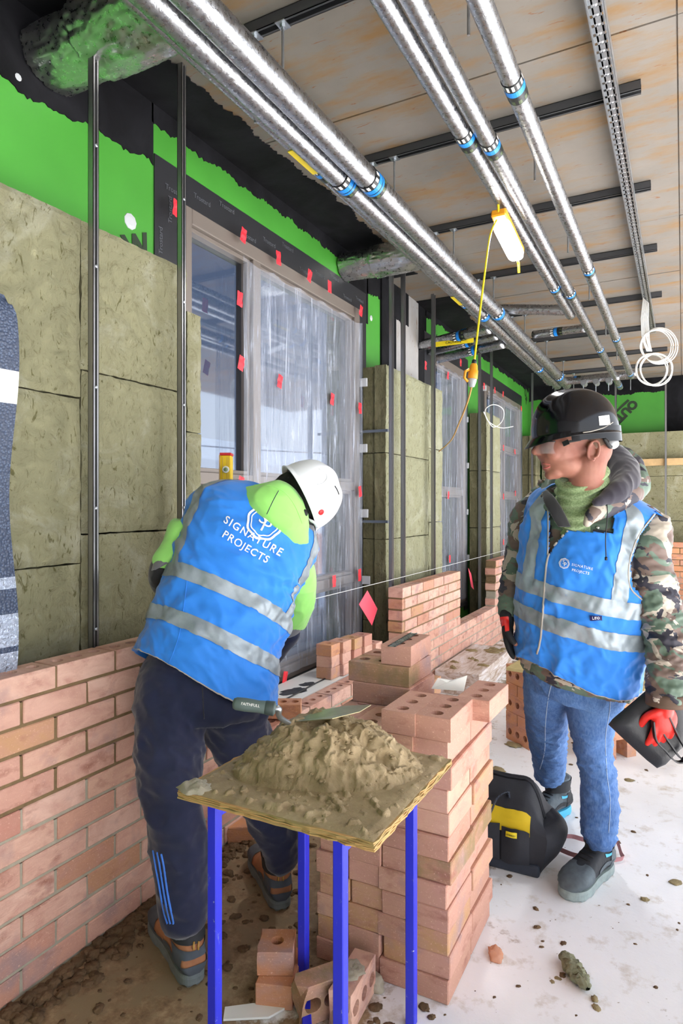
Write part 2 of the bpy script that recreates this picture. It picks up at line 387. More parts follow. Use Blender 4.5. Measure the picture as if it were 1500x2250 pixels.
text('board_lettering', 'EA', .17, (XW + .003, 7.02, 2.85), (0, .35, -.93), (0, .93, .35), 'board_print', wl_, bold=.004)
put('board_rule', MB().bar((XW + .002, 7.2, 3.02), (XW + .002, 7.33, 2.66), .004, .014, V((0, .93, .35))), 'board_print', wl_)
text('board_lettering', 'W', .12, (XW + .003, 5.74, 2.97), (0, .8, -.6), (0, .6, .8), 'board_print', wl_, bold=.003)
text('board_lettering', 'OR', .16, (XW + .003, 9.70, 2.98), (0, .5, -.86), (0, .86, .5), 'board_print', wl_, bold=.004)
text('board_lettering', 'W', .14, (XW + .003, 2.03, 2.46), (0, .9, .4), (0, -.4, .9), 'board_print', wl_, bold=.006)
# small grey filler dabs on the board
for y, z, a in ((1.37, 2.58, .03), (1.99, 2.56, .035), (1.47, 2.86, .02), (4.36, 2.76, .022)):
    put('filler_dab', MB().lathe((XW - .001, y, z), (1, 0, 0), [(a, 0), (a * .95, .003), (a * .5, .006)], 9), 'grey_plastic', wl_)
# outside
put('trim_outside_ground', MB().box((-30, -10, -3.2), (-2.6, 40, -3)), 'outdoor_ground', kind='structure')
put('trim_outside_slab', MB().box((-3.9, -3, 0), (-2.35, 12, .12)), 'outdoor_pale', kind='structure')
rl = thing('railing', 'pale metal balcony railing seen dimly through the big window', 'railing', (-3.8, 3, .12))
mb = MB()
for k in range(60): mb.tube([(-3.8, 0 + k * .2, .12), (-3.8, 0 + k * .2, 1.15)], .012, 6)
put('baluster', mb, 'outdoor_blue', rl, kind='stuff')
put('handrail', MB().box((-3.84, -.1, 1.15), (-3.76, 12, 1.2)), 'outdoor_blue', rl)
bl = thing('building', 'pale neighbouring building seen dimly through the window glass', 'building', (-15, 14, -3))
put('wall', MB().box((-18, 0, -3), (-14, 34, 3.6)), 'outdoor_pale', bl)
for i in range(9):
    for j in range(2): put('window', MB().box((-14.02, 1.5 + i * 3.6, -1.2 + j * 2.6), (-13.95, 3.3 + i * 3.6, .3 + j * 2.6)), 'outdoor_blue', bl)

# ---------------------------------------------------------------- windows
def frame_bars(mb, X0, X1, y0, y1, z0, z1, t): 
    mb.box((X0, y0, z0), (X1, y0 + t, z1)).box((X0, y1 - t, z0), (X1, y1, z1)).box((X0, y0 + t, z1 - t), (X1, y1 - t, z1)).box((X0, y0 + t, z0), (X1, y1 - t, z0 + t)); return mb
def window(n, a, b, z0, z1, mull, trans):
    wn_ = thing('window_%d' % n, None, None, (XW, (a + b) / 2, z0), kind='structure')
    X0, X1 = XW - .10, XW + .02
    put('frame', frame_bars(MB(), X0, X1, a, b, z0, z1, .075), 'frame_taupe', wn_, bev=.004)
    cells = []; ys = [a + .075] + mull + [b - .075]
    for k in range(len(ys) - 1):
        lo = ys[k] + (.035 if k else 0); hi = ys[k + 1] - (.035 if k < len(mull) else 0)
        zs = [z0 + .075] + trans[k] + [z1 - .075]
        for q in range(len(zs) - 1): cells.append((lo, hi, zs[q] + (.03 if q else 0), zs[q + 1] - (.03 if q < len(trans[k]) else 0)))
        for t in trans[k]: put('transom', MB().box((X0, lo, t - .03), (X1 - .004, hi, t + .03)), 'frame_taupe', wn_, bev=.003)
    for y in mull: put('mullion', MB().box((X0, y - .035, z0 + .075), (X1 - .002, y + .035, z1 - .075)), 'frame_taupe', wn_, bev=.003)
    for lo, hi, q0, q1 in cells:
        p = put('pane', MB().box((XW - .052, lo, q0), (XW - .046, hi, q1)), 'glass', wn_)
        put('bead', frame_bars(MB(), XW - .06, XW - .005, lo, hi, q0, q1, .022), 'frame_taupe', p, bev=.002)
    put('sill', MB().box((X0 - .1, a, z0 - .04), (XW + .04, b, z0)), 'steel_dark', wn_)
    return wn_
W1 = window(1, *WIN[0], [2.88], [[1.50], [.86, 1.50]])
W2 = window(2, *WIN[1], [], [[1.50]])
W3 = window(3, *WIN[2], [8.35], [[1.5, 2.1], [1.5, 2.1]])
def sheet(y0, y1, z0, z1, label, X=XW + .045, amp=.014, seed=0, nu=110):
    def fn(u, v):
        y = y0 + (y1 - y0) * u; z = z1 + (z0 - z1) * v
        pin = .35 + .65 * math.sin(min(1, v * 1.6) * PI / 2)
        f = amp * pin * (noise.noise(V((y * 11, z * .5, seed))) + .6 * noise.noise(V((y * 34, z * .9, seed + 4))) + .35 * noise.noise(V((y * 70, z * 2, seed + 9))))
        sag = .03 * (abs(math.sin(u * PI * 5)) ** .7) * max(0, .1 - v) * 8
        return V((X + f, y, z - sag))
    mb = MB().grid(nu, 46, fn)
    return put('plastic_sheet', mb, 'polythene', smooth=True, fix=False, label=label, cat='plastic sheet')
sheet(2.72, 4.12, .40, 2.66, 'clear crinkled plastic sheet taped over the big window behind the bending worker')
sheet(5.68, 6.62, .40, 2.70, 'clear plastic sheet over the narrow window between two insulation bays', seed=3, nu=70)
sheet(7.45, 9.26, .40, 2.72, 'clear plastic sheet over the farthest window behind the black helmet', seed=8, nu=90)
# red tape tabs holding the sheets
tabs = [(535, 517), (612, 567), (680, 606), (724, 630), (793, 683), (527, 657), (530, 798), (615, 838), (730, 877), (791, 897), (529, 1063), (734, 1277), (790, 1262), (791, 1080), (626, 1490), (388, 458), (790, 1265),
        (935, 803), (984, 825), (1012, 797), (985, 1088), (988, 1228), (1063, 848), (1087, 857), (1105, 866), (1145, 898), (1089, 983), (1106, 984), (1131, 993), (1090, 1091), (1106, 1091), (1132, 1084), (1090, 1191), (1106, 1191)]
seen = set(); cnt = {}; tabs = sorted(set(tabs), key=lambda q: q[1]); NTH = ['highest', 'second highest', 'third highest', 'fourth highest', 'fifth highest', 'sixth highest', 'seventh highest', 'eighth highest', 'ninth highest', 'tenth highest', 'eleventh highest', 'twelfth highest', 'thirteenth highest', 'fourteenth highest', 'fifteenth highest', 'sixteenth highest', 'lowest', 'lowest but one']
for k, (px, py) in enumerate(tabs):
    if (px, py) in seen: continue
    seen.add((px, py)); p = at(px, py, X=XW + .066); a = random.uniform(-.3, .3); s = 1.0 if p.y < 4.3 else .95
    R = Matrix.Translation(p) @ Matrix.Rotation(a, 4, 'X')
    wn1 = 'big window' if p.y < 4.3 else 'narrow window' if p.y < 7 else 'farthest window'
    far = NTH[cnt.get(wn1, 0)]; cnt[wn1] = cnt.get(wn1, 0) + 1
    put('tape_tab', MB().grid(5, 5, lambda u, v: R @ V((.006 * nz((u * 3, v * 3, k)), (u - .5) * .045 * s, (v - .5) * .075 * s)), ), 'red_tape', cat='tape', group='red tape tabs on the plastic sheets',
        label='red tape tab on the plastic sheet of the %s, %s of them' % (wn1, far))

# ---------------------------------------------------------------- mineral wool
def board(y0, y1, z0, z1, x0, x1, parent, mat='wool', seed=0):
    """slab with rough, slightly bulging faces; x1 = face towards the room"""
    mb = MB(); nu = max(4, int((y1 - y0) / .02)); nv = max(4, int((z1 - z0) / .02))
    def E(y, z, s): return .006 * nz((y * 20, z * 20, s)) + .004 * nz((y * 70, z * 70, s + 3))
    def fn(u, v):
        y = y0 + (y1 - y0) * u; z = z0 + (z1 - z0) * v
        e = min(u * (y1 - y0), (1 - u) * (y1 - y0), v * (z1 - z0), (1 - v) * (z1 - z0))
        x = x1 + E(y, z, seed) * .8 + .006 * nz((y * 4, z * 4, seed)) - (.008 if e < .012 else 0)
        if u in (0, 1): y += .5 * E(z * 2, y, seed + 5)
        if v in (0, 1): z += .5 * E(y * 2, z, seed + 8) - .001
        return V((x, y, z))
    mb.grid(nu, nv, fn)
    for a, b, ca, cb in ((0, 0, 0, 1), (1, 1, 0, 1), (0, 1, 0, 0), (0, 1, 1, 1)):
        n = nv if a == b else nu
        def side(u, v, a=a, b=b, ca=ca, cb=cb):
            q = fn(a + (b - a) * u, ca + (cb - ca) * u); q.x = q.x + (x0 - q.x) * v
            w_ = .006 * nz((q.y * 30, q.z * 14, q.x * 40 + seed)) * (1 if 0 < v < 1 else 0)
            if a == b: q.y += w_
            else: q.z += w_
            return q
        mb.k = 1; mb.grid(n, 8, side); mb.k = 0
    return put('insulation_board', mb, [MAT[mat], MAT['wool_edge']], parent, smooth=False, fix=True)
def bay(name, label, y0, y1, zs, ysplit, mat, thick=.1, layers=2, top=None):
    t = thing(name, label, 'insulation', (XW, (y0 + y1) / 2, 0))
    for L in range(layers):
        x0 = XW + .020 + L * thick; x1 = x0 + thick - .004
        ys_ = [y0 + (.02 if L == 0 else 0)] + (ysplit if L == layers - 1 else []) + [y1 - .0]
        for i in range(len(ys_) - 1):
            zz = [q + (.1 * (i % 2) if 0 < k < len(zs) - 1 else 0) for k, q in enumerate(zs)]
            for k in range(len(zz) - 1):
                if L < layers - 1 and 0: continue
                board(ys_[i] + .002, ys_[i + 1] - .002, zz[k] + .003, zz[k + 1] - .003, x0, x1, t, mat, seed=i * 13 + k * 5 + L * 31 + int(y0 * 10))
    return t
bay('wool_insulation', 'yellow-green mineral wool insulation left of the big window behind the steel studs', .55, 2.10, [0, .56, 1.17, 1.74, 2.36], [1.56], 'wool')
t = thing('insulation_strip', 'narrow strip of mineral wool against the left jamb of the big window', 'insulation', (XW, 2.17, 0))
for z0, z1 in ((0, .6), (.6, 1.2), (1.2, 1.68), (1.68, 2.19)): board(2.112, 2.20, z0 + .002, z1 - .002, XW + .02, XW + .208, t, 'wool', int(z0 * 50))
bay('wool_insulation', 'pale mineral wool insulation between the big window and the narrow window', 4.16, 5.36, [0, .55, 1.13, 1.74, 2.36], [5.02], 'wool_pale')
bay('wool_insulation', 'pale mineral wool insulation between the narrow window and the farthest window', 6.78, 7.36, [0, .55, 1.13, 1.74, 2.36], [], 'wool_pale')
bay('wool_insulation', 'mineral wool insulation in the far left corner of the room', 9.36, 9.68, [0, .6, 1.2, 1.8, 2.36], [], 'wool')
t = thing('wool_insulation', 'mineral wool insulation along the back wall behind the man in camouflage', 'insulation', (0, YB, 0))
xs = [-1.82, -1.2, -.78, .42, 1.28]; zs = [0, .56, 1.16, 1.76, 2.36]
for i in range(len(xs) - 1):
    for k in range(4):
        mb = MB(); x0, x1, z0, z1 = xs[i] + .003, xs[i + 1] - .003, zs[k] + .003, zs[k + 1] - .003 + (.05 if k == 3 and i % 2 else 0)
        mb.grid(30, 16, lambda u, v: V((x0 + (x1 - x0) * u, YB - .21 + .006 * nz((u * 9, v * 7, i + k * 3)), z0 + (z1 - z0) * v)))
        mb.box((x0, YB - .205, z0), (x1, YB - .02, z1)); put('insulation_board', mb, 'wool', t)
# steel ties over the wool reveal
tt = [(818, 947), (818, 1145)]
for px, py in tt:
    p = at(px, py, Y=4.15)
    put('wall_tie', MB().box((XW, 4.13, p.z - .012), (XW + .235, 4.155, p.z + .006)), 'tie_steel', cat='tie', group='wall ties on the wool reveal', label='flat grey steel tie across the wool edge right of the big window, %s' % ('upper one' if py < 1000 else 'lower one'))
for k, (px, py, Y) in enumerate([(797, 840, 4.15), (797, 985, 4.15), (799, 1128, 4.15), (803, 1275, 4.15), (1022, 922, 6.76), (1023, 1023, 6.76), (1022, 1125, 6.76), (1024, 1225, 6.76), (936, 774, 5.6), (1062, 853, 7.4)]):
    p = at(px, py, Y=Y - .02)
    put('frame_bracket', MB().box((p.x - .03, Y - .02, p.z - .03), (p.x + .03, Y - .004, p.z + .03)), 'clip_grey', bev=.003, cat='bracket', group='window fixing brackets', label='pale metal fixing bracket on the jamb of the %s, %s' % (['big window', 'narrow window', 'farthest window'][0 if k < 4 else 1 if k < 8 else 2 if k == 9 else 1], ['highest', 'second from top', 'third from top', 'lowest', 'highest on its right side', 'second on its right side', 'third on its right side', 'lowest on its right side', 'at its top left corner', 'at its top left corner'][k]))

# ---------------------------------------------------------------- steel studs (slim channels, bolted)
def stud(px, py_b, label, X=-1.76, wd=.024, zt=ZC, zb=0, screws=True, Y=None, pos=None):
    p = pos or at(px, py_b, X=X); x, y = p.x, p.y
    t = thing('steel_stud', label, 'stud', (x, y, zb))
    mb = MB(); s = wd / 2
    mb.box((x - .025, y - s, zb), (x - .0225, y + s, zt)).box((x - .025, y - s, zb), (x + .0, y - s + .002, zt)).box((x - .025, y + s - .002, zb), (x, y + s, zt))
    mb.box((x - .002, y - s, zb), (x, y - s + .007, zt)).box((x - .002, y + s - .007, zb), (x, y + s, zt))
    put('channel', mb, 'steel_stud', t)
    if screws:
        for k in range(5): put('screw', MB().lathe((x - .003, y + s * .0, .95 + k * .41), (1, 0, 0), [(.006, 0), (.006, .006), (.003, .008)], 8), 'galv', t)
    return t
stud(211, 1000, 'nearest tall steel stud in front of the left mineral wool')
stud(404, 700, 'second tall steel stud beside the left jamb of the big window')
stud(863, 900, 'left one of two close steel studs right of the big window', screws=False, wd=.03)
stud(889, 900, 'right one of two close steel studs right of the big window', screws=False, wd=.034)
stud(955, 900, 'steel stud at the left jamb of the narrow window', screws=False, zt=3.06, wd=.04)
stud(1056, 900, 'steel stud left of the farthest window, farther of its pair', screws=False)
stud(1082, 900, 'steel stud right of the hanging orange plug', screws=False, zt=3.1)
stud(1171, 900, 'thin steel stud at the far left corner', screws=False); stud(1187, 900, 'thin steel stud in the far left corner beside the black helmet', screws=False, pos=V((-1.6, 9.6, 0)))
for x, lb in ((-.80, 'thin steel stud on the back wall just right of the black helmet'), (-.19, 'steel stud on the back wall under the white cable coil')): stud(0, 0, lb, screws=False, pos=V((x, 9.55, 0)), wd=.03)
# ---------------------------------------------------------------- bricks
BL, BW, BH = .215, .1025, .065
def brick_mesh(seed, L=BL, holes=3, rag=0.0, thru=True):
    """one wire-cut brick, 215 x 102.5 x 65 mm, base at z = 0; holes = number of round cores opened on the bed face"""
    rnd = random.Random(seed); bm = bmesh.new(); n = 16; c = .0016; hx_, hy = L / 2, BW / 2
    j = lambda a=.0012: rnd.uniform(-a, a)
    if holes:
        cw = (L - 2 * c) / holes; rad = .0185
        for side in (BH, 0.0):
            for h in range(holes):
                cx = -hx_ + c + cw * (h + .5); ring = []; out = []
                for k in range(n):
                    a = 2 * PI * k / n + PI / 4; q = a - PI / 4; s4 = k // 4; f = (k % 4) / 4
                    corners = [(1, 1), (-1, 1), (-1, -1), (1, -1), (1, 1)]
                    ox = corners[s4][0] + (corners[s4 + 1][0] - corners[s4][0]) * f; oy = corners[s4][1] + (corners[s4 + 1][1] - corners[s4][1]) * f
                    out.append(bm.verts.new((cx + ox * cw / 2, oy * (hy - c), side))); ring.append(bm.verts.new((cx + rad * math.cos(a), rad * math.sin(a), side)))
                inner = [bm.verts.new((v.co.x, v.co.y, BH / 2)) for v in ring]
                for k in range(n):
                    m_ = (k + 1) % n
                    bm.faces.new((out[k], out[m_], ring[m_], ring[k])); bm.faces.new((ring[k], ring[m_], inner[m_], inner[k]))
            if not thru: pass
        bmesh.ops.remove_doubles(bm, verts=bm.verts, dist=.0003)
        o = bm.verts
        b8 = [bm.verts.new((x, y, z)) for z in (c, BH - c) for x, y in ((-hx_, -hy), (hx_, -hy), (hx_, hy), (-hx_, hy))]
        for k in range(4): bm.faces.new((b8[k], b8[(k + 1) % 4], b8[4 + (k + 1) % 4], b8[4 + k]))
        for zz, ofs in ((0, 0), (BH, 4)):
            i = [(-hx_ + c, -hy + c), (hx_ - c, -hy + c), (hx_ - c, hy - c), (-hx_ + c, hy - c)]
            vs = [bm.verts.new((x, y, zz)) for x, y in i]
            for k in range(4): bm.faces.new((b8[ofs + k], b8[ofs + (k + 1) % 4], vs[(k + 1) % 4], vs[k]))
    else:
        bmesh.ops.create_cube(bm, size=1)
        for v in bm.verts: v.co = V((v.co.x * L + j(), v.co.y * BW + j(), (v.co.z + .5) * BH + j(.0008)))
        bmesh.ops.bevel(bm, geom=list(bm.edges), offset=.0028, segments=1, affect='EDGES')
    if rag:
        bmesh.ops.triangulate(bm, faces=[f for f in bm.faces])
        bmesh.ops.subdivide_edges(bm, edges=[e for e in bm.edges if e.calc_length() > .03], cuts=2, use_grid_fill=True)
        for v in bm.verts:
            if v.co.x < -hx_ + .02: v.co.x += rag * noise.noise(v.co * 40 + V((seed, 0, 0))) - rag * .3
    bmesh.ops.recalc_face_normals(bm, faces=bm.faces)
    me = bpy.data.meshes.new('brick'); bm.to_mesh(me); bm.free(); return me
_cache = {}
def bmesh_for(mat, holes=0, L=BL, rag=0.0):
    k = (mat, holes, round(L, 3), rag, random.randrange(4) if not rag else random.randrange(99))
    if k not in _cache:
        me = brick_mesh(k[4], L, holes, rag); me.materials.append(MAT[mat]); _cache[k] = me
    return _cache[k]
def T(x, y, z, rz=0, edge=None):
    M = Matrix.Translation((x, y, z)) @ Matrix.Rotation(rz, 4, 'Z')
    if edge: M = M @ Matrix.Translation((0, 0, BW / 2)) @ Matrix.Rotation(edge * PI / 2, 4, 'X') @ Matrix.Translation((0, 0, -BH / 2))
    return M
XF = -1.63; CH = .075
def walling(name, label, secs, fresh_from, y_off):
    """secs: (y0, y1, courses); one thing, each brick a part; the mortar recessed behind the faces"""
    w = thing(name, label, 'brick wall', (XF - BW / 2, (secs[0][0] + secs[-1][1]) / 2, 0))
    fm = MB(); om = MB(); xc = XF - BW / 2
    top = max(s[2] for s in secs)
    for k in range(top):
        z = .008 + CH * k; j = 0
        runs = []
        for a, b, n in secs:
            if k < n:
                if runs and abs(runs[-1][1] - a) < 1e-6: runs[-1][1] = b
                else: runs.append([a, b])
        for a, b in runs:
            y = a; step = .225; off = (y_off + (.1125 if k % 2 else 0)) % step
            y = a - ((a - off) % step)
            while y < b - .02:
                s, e = max(y + .005, a), min(y + .22, b)
                if e - s > .035:
                    Ln = e - s
                    # a course is open to the sky when nothing is built on it
                    mid = (s + e) / 2; nh = [q[2] for q in secs if q[0] <= mid < q[1]]
                    op = k == (nh[0] if nh else top) - 1
                    full = abs(Ln - BL) < .004
                    me = bmesh_for('brick', (3 if full else 1 if Ln < .12 else 2) if op else 0, BL if full else round(Ln, 2))
                    M = T(xc + random.uniform(-.0015, .0015), mid, z, PI / 2 + (PI if random.random() < .5 else 0) + random.uniform(-.004, .004))
                    inst('brick', me, M, w)
                    if not op or True: pass
                y += step
            mbx = fm if k >= fresh_from else om
            top_open = [q for q in secs if q[2] == k + 1]
            # bed joint under the course and the perpends between the bricks
            mbx.box((XF - BW + .004, a + .002, z - .0095), (XF - .004, b - .002, z + .002))
            y = a - ((a - off) % step)
            while y < b:
                if a + .01 < y < b - .01: mbx.box((XF - BW + .004, y - .0065, z), (XF - .0045, y + .0065, z + BH - .004))
                y += step
    put('mortar_joints', om, 'mortar_old', w, label='pale dry mortar joints')
    if fm.v: put('mortar_joints', fm, 'mortar_fresh', w, label='brown fresh mortar joints')
    return w
walling('brick_wall', 'long pink brick wall under construction along the left, high at piers and low under windows',
        [(.95, 2.19, 12), (2.19, 3.95, 5), (3.95, 5.20, 11), (5.20, 6.33, 5), (6.33, 7.75, 11), (7.75, 8.8, 5)], 7, 1.182)
def back_walling():
    w = thing('brick_wall', 'orange-pink brick wall with brown joints across the back of the room behind the camouflage sleeve', 'brick wall', (0, 9.3, 0)); mbf = MB(); mbo = MB()
    for k in range(12):
        z = .008 + CH * k; mb = mbf if k > 6 else mbo; mb.box((-1.6, 9.255, z - .009), (1.4, 9.35, z + .002)); x = -1.5 + (.1125 if k % 2 else 0)
        while x < 1.38:
            L_ = .215; inst('brick', bmesh_for('brick_orange'), T(x, 9.3, z, 0), w); mb.box((x + .106, 9.255, z), (x + .119, 9.35, z + .062)); x += .225
    put('mortar_joints', mbf, 'mortar_fresh', w); put('mortar_joints', mbo, 'mortar_old', w)
back_walling()
ORD = ['lowest', 'second', 'third', 'fourth', 'fifth', 'sixth', 'seventh', 'eighth', 'ninth', 'tenth', 'eleventh', 'twelfth']
def loose(M, label, mat='brick_stack', holes=0, L=BL, rag=0., group=None, name='brick'):
    return inst(name, bmesh_for(mat, holes, L, rag), M, None, label=label, cat='brick', group=group)
COLN = ['leftmost', 'second from left', 'third from left', 'rightmost']
for c in range(12):
    for i in range(4):
        for j in range(2):
            if c == 11 and not (i >= 2 and j == 0 or i == 3 or j == 1 and i < 2): continue
            if j == 1 and i in (1, 2) and c < 8: continue
            dx, dy = random.uniform(-.004, .004), random.uniform(-.006, .006)
            x = -.982 + .1035 * i + .052 + dx + (.006 if c % 2 else -.003); y = 1.705 + .1075 + .219 * j + dy
            if c == 11 and i == 3 and j == 1: x += .05
            if c == 10 and i < 2 and j == 0: y += .03
            mat = 'brick_stained' if (c in (5,) and i == 3) else 'brick_stack'
            lab = 'brick in the tall stack, %s course up, %s column of the %s row' % (ORD[c], COLN[i], 'front' if j == 0 else 'rear')
            if j == 1 and i < 3 and c < 11: lab = 'brick inside the tall stack, %s course up, %s column, rear row' % (ORD[c], COLN[i])
            loose(T(x, y, .0653 * c, PI / 2 + random.uniform(-.025, .025)), lab, mat, 3 if c >= 10 else 0, group='bricks of the tall stack behind the mortar board')
ZT = .0653 * 12
g2 = 'bricks of the small pile on top of the tall stack'
zt = ZT
loose(T(-.885, 1.985, zt, .02), 'stained olive-brown brick lying lengthwise near the top of the tall stack', 'brick_stained', 3, group=g2)
loose(T(-.885, 2.09, zt, -.02), 'brick lying lengthwise behind the stained olive-brown brick on the tall stack', 'brick_stack', 3, group=g2)
loose(T(-.83, 2.05, zt + .066, PI / 2 + .05), 'topmost brick of the tall stack carrying the perforated steel strip', 'brick_stack', 3, group=g2)
loose(T(-.87, 2.26, zt - .131, PI / 2), 'pink brick sitting just behind the tall stack, upper of two', 'brick_stack', 3, group=g2)
# the perforated steel strip on the topmost brick
t = thing('frame_tie', 'perforated galvanised steel strip lying on the topmost brick of the tall stack', 'metal strip', (-.83, 2.02, zt + .131))
mb = MB(); R = Matrix.Translation((-.835, 2.03, zt + .1325)) @ Matrix.Rotation(.62 + PI / 2 - .55, 4, 'Z')
for k in range(12): mb.box((-.12 + k * .02, -.013, 0), (-.108 + k * .02, .013, .002), R)
mb.box((-.12, -.013, 0), (.122, -.008, .002), R).box((-.12, .008, 0), (.122, .013, .002), R); put('strip', mb, 'galv', t)
# red-pink half bricks standing on the wall under the big window
k = 0
for i in range(5):
    hgt = 3 if i < 4 else 2
    for c in range(hgt):
        if i and c < 1 and 0: continue
        loose(T(-1.815 + .018 * i + random.uniform(-.004, .004), 3.28 + .108 * i, .376 + .0655 * c, random.uniform(-.03, .03)),
              'half brick piled below the big window, %s from the front, %s' % (['first', 'second', 'third', 'fourth', 'fifth'][i], ['at the bottom', 'in the middle', 'on top'][c]),
              'brick' if (i, c) != (0, 2) else 'brick_orange', 1 if c == hgt - 1 else 0, .1, group='half bricks piled below the big window')
for i in range(2): loose(T(-1.69, 3.72 + .11 * i, .384 + .0, .1 * i), 'half brick lying right of the small pile below the big window, %s' % ['nearer', 'farther'][i], 'brick', 1, .12, group='half bricks piled below the big window')
loose(T(-1.66, 2.56, .384, .5), 'orange-red broken brick with open cores on the low wall behind the trowel handle', 'brick_orange', 3, .17, .012)
# white cavity board below the window, smeared with mortar
cb = put('cavity_board', MB().box((-1.985, 2.22, .30), (-1.745, 4.08, .374)), 'white_plastic', label='white cavity board along the foot of the big window behind the low wall', cat='board')
put('cable', MB().tube([(-1.80 + .01 * math.sin(k), 2.3 + k * .2, .379) for k in range(9)], .004, 6), 'black_plastic', label='thin black cable lying along the white cavity board', cat='cable')
def splat(cx, cy, z, r, seed, h=.012, n=26, m_=9, ax=1.0, rot=0.):
    mb = MB()
    def fn(u, v):
        a = u * 2 * PI; q = r * v * (1 + .45 * nz((math.cos(a) * 1.5, math.sin(a) * 1.5, seed)) + .2 * nz((math.cos(a) * 5, math.sin(a) * 5, seed)))
        x, y = math.cos(a) * q * ax, math.sin(a) * q; x, y = x * math.cos(rot) - y * math.sin(rot), x * math.sin(rot) + y * math.cos(rot)
        return V((cx + x, cy + y, z + (h * (1 - v * v) ** .6 * (.7 + .6 * nz((x * 90, y * 90, seed)) + .4 * nz((x * 30, y * 30, seed))) if v < 1 else -.001)))
    mb.grid(n, m_, fn, wrap=True); return mb
simple('mortar', '958561', .92, bump=(75, .9, .008), var=.16, scale=14)
for k, (x, y, r) in enumerate([(-1.86, 2.62, .06), (-1.84, 2.95, .05), (-1.90, 2.75, .035), (-1.85, 3.1, .03)]):
    put('mortar_smear', splat(x, y, .375, r, k, .006, ax=1.8, rot=1.2), 'steel_dark', smooth=True, label='dark smear of mortar on the white cavity board, %s from the camera' % ['first', 'second', 'third', 'fourth'][[0, 2, 1, 3][k]], cat='smear', group='smears on the cavity board')
# pile of bricks on edge behind the man, carrying a mortar board
g3 = 'bricks carrying the far mortar board'
a0 = math.atan2(-.13, .15)
for s, (bx, by) in enumerate([(-.82, 3.78), (-.42, 3.82)]):
    z = 0; side = ['left', 'right'][s]
    for r in range(5):
        d1 = V((math.cos(a0), math.sin(a0), 0)); d2 = V((-d1.y, d1.x, 0))
        lay = ['bottom', 'second', 'middle', 'fourth', 'top'][r]
        if r % 2 == 0:
            for q in range(2):
                p = V((bx, by, 0)) + d2 * (.0 + q * .14)
                loose(T(p.x, p.y, z, a0, 1), 'brick on edge, %s layer of %s support under far mortar board, %s' % (lay, side, ['front', 'back'][q]), 'brick_orange', 3, group=g3)
            z += BW
        else:
            for q in range(2):
                p = V((bx, by, 0)) + d1 * (-.05 + q * .108) + d2 * .07
                loose(T(p.x, p.y, z, a0 + PI / 2), 'flat brick, %s layer of %s support under far mortar board, %s' % (lay, side, ['left', 'right'][q]), 'brick_orange', 0, group=g3)
            z += BH
zb = z
t = thing('mortar_board', 'far plywood mortar board on orange bricks behind the man in jeans', 'board', (-.5, 3.9, zb))
R = Matrix.Translation((-.49, 3.92, zb)) @ Matrix.Rotation(-.12, 4, 'Z')
simple('plywood', 'b9a672', .7, var=.15, scale=10, bump=(30, .2, .003)); simple('plywood_edge', 'a98a56', .75, var=.3, scale=60)
put('panel', MB().box((-.36, -.30, 0), (.36, .30, .018), R), 'plywood', t, bev=.002)
for k, (x, y, r) in enumerate([(-.78, 3.82, .05), (-.7, 4.0, .07), (-.45, 4.05, .08)]):
    put('mortar_dropping', splat(x, y, zb + .018, r, 40 + k, .02), 'mortar', smooth=True, label='%s lump of mortar on the far plywood mortar board' % ['nearest small', 'middle', 'farthest large'][k], cat='mortar', group='mortar on the far board')
# the whitened block along the wall
m = Mt('whitened_block', (.8, .8, .8), .8); co = m.coord('Object', (9, 2, 16)); a = m.noise(co, 1.6, 7, .68, 1.2)
c = m.ramp(a, [(.36, hx('a58d78')), (.5, hx('cfc2ba')), (.66, hx('e2dfe2'))]); m.col(c); m.bump(a, .2, .004); MAT['whitened_block'] = m.m
blk = thing('block', 'whitened rectangular block lying along the foot of the far brick wall, topped with mortar lumps', 'block', (-1.44, 5.0, 0))
mb = MB().box((-1.61, 4.52, 0), (-1.28, 5.52, .165)); put('body', mb, 'whitened_block', blk, bev=.006, seg=2)
for k in range(13):
    x, y = -1.56 + .24 * random.random(), 4.58 + .85 * random.random()
    put('mortar_lump', splat(x, y, .1645, random.uniform(.012, .045), 70 + k, .018, 16, 6, ax=1.4), 'mortar', blk, smooth=True)
# debris on the floor
def clod(p, s, seed, mat='mortar', squash=.6):
    bm = bmesh.new(); bmesh.ops.create_icosphere(bm, subdivisions=3, radius=1)
    for v in bm.verts:
        q = v.co.copy(); f = 1 + .45 * noise.noise(q * 1.6 + V((seed, 0, 0))) + .2 * noise.noise(q * 4 + V((seed, 3, 0)))
        v.co = V((q.x * f * s[0], q.y * f * s[1], max(q.z * f, -.5) * s[2]))
    mz = min(v.co.z for v in bm.verts)
    mb = MB(); bm.verts.ensure_lookup_table(); mb.add([v.co + V((0, 0, -mz)) for v in bm.verts], [[v.index for v in f.verts] for f in bm.faces]); bm.free()
    mb.v = [Matrix.Rotation(seed, 4, 'Z') @ q + V(p) for q in mb.v]; return mb
simple('dirt', '6b543b', .97, bump=(60, .9, .01), var=.3, scale=18)
mb = MB()
for k in range(420):      # ridge of trodden mortar along the foot of the near wall: nobody could count it
    y = 1.12 + 1.5 * random.random() ** 1.0; x = XF + .012 + abs(random.gauss(0, .055)); s = random.uniform(.006, .022)
    q = clod((x, y, -.002), (s, s, s * .55), random.random() * 6); mb.add(q.v, q.f)
put('mortar_droppings', mb, 'dirt', smooth=True, fix=False, label='ridge of dropped brown mortar along the foot of the near brick wall', cat='mortar droppings', kind='stuff')
mb = MB()
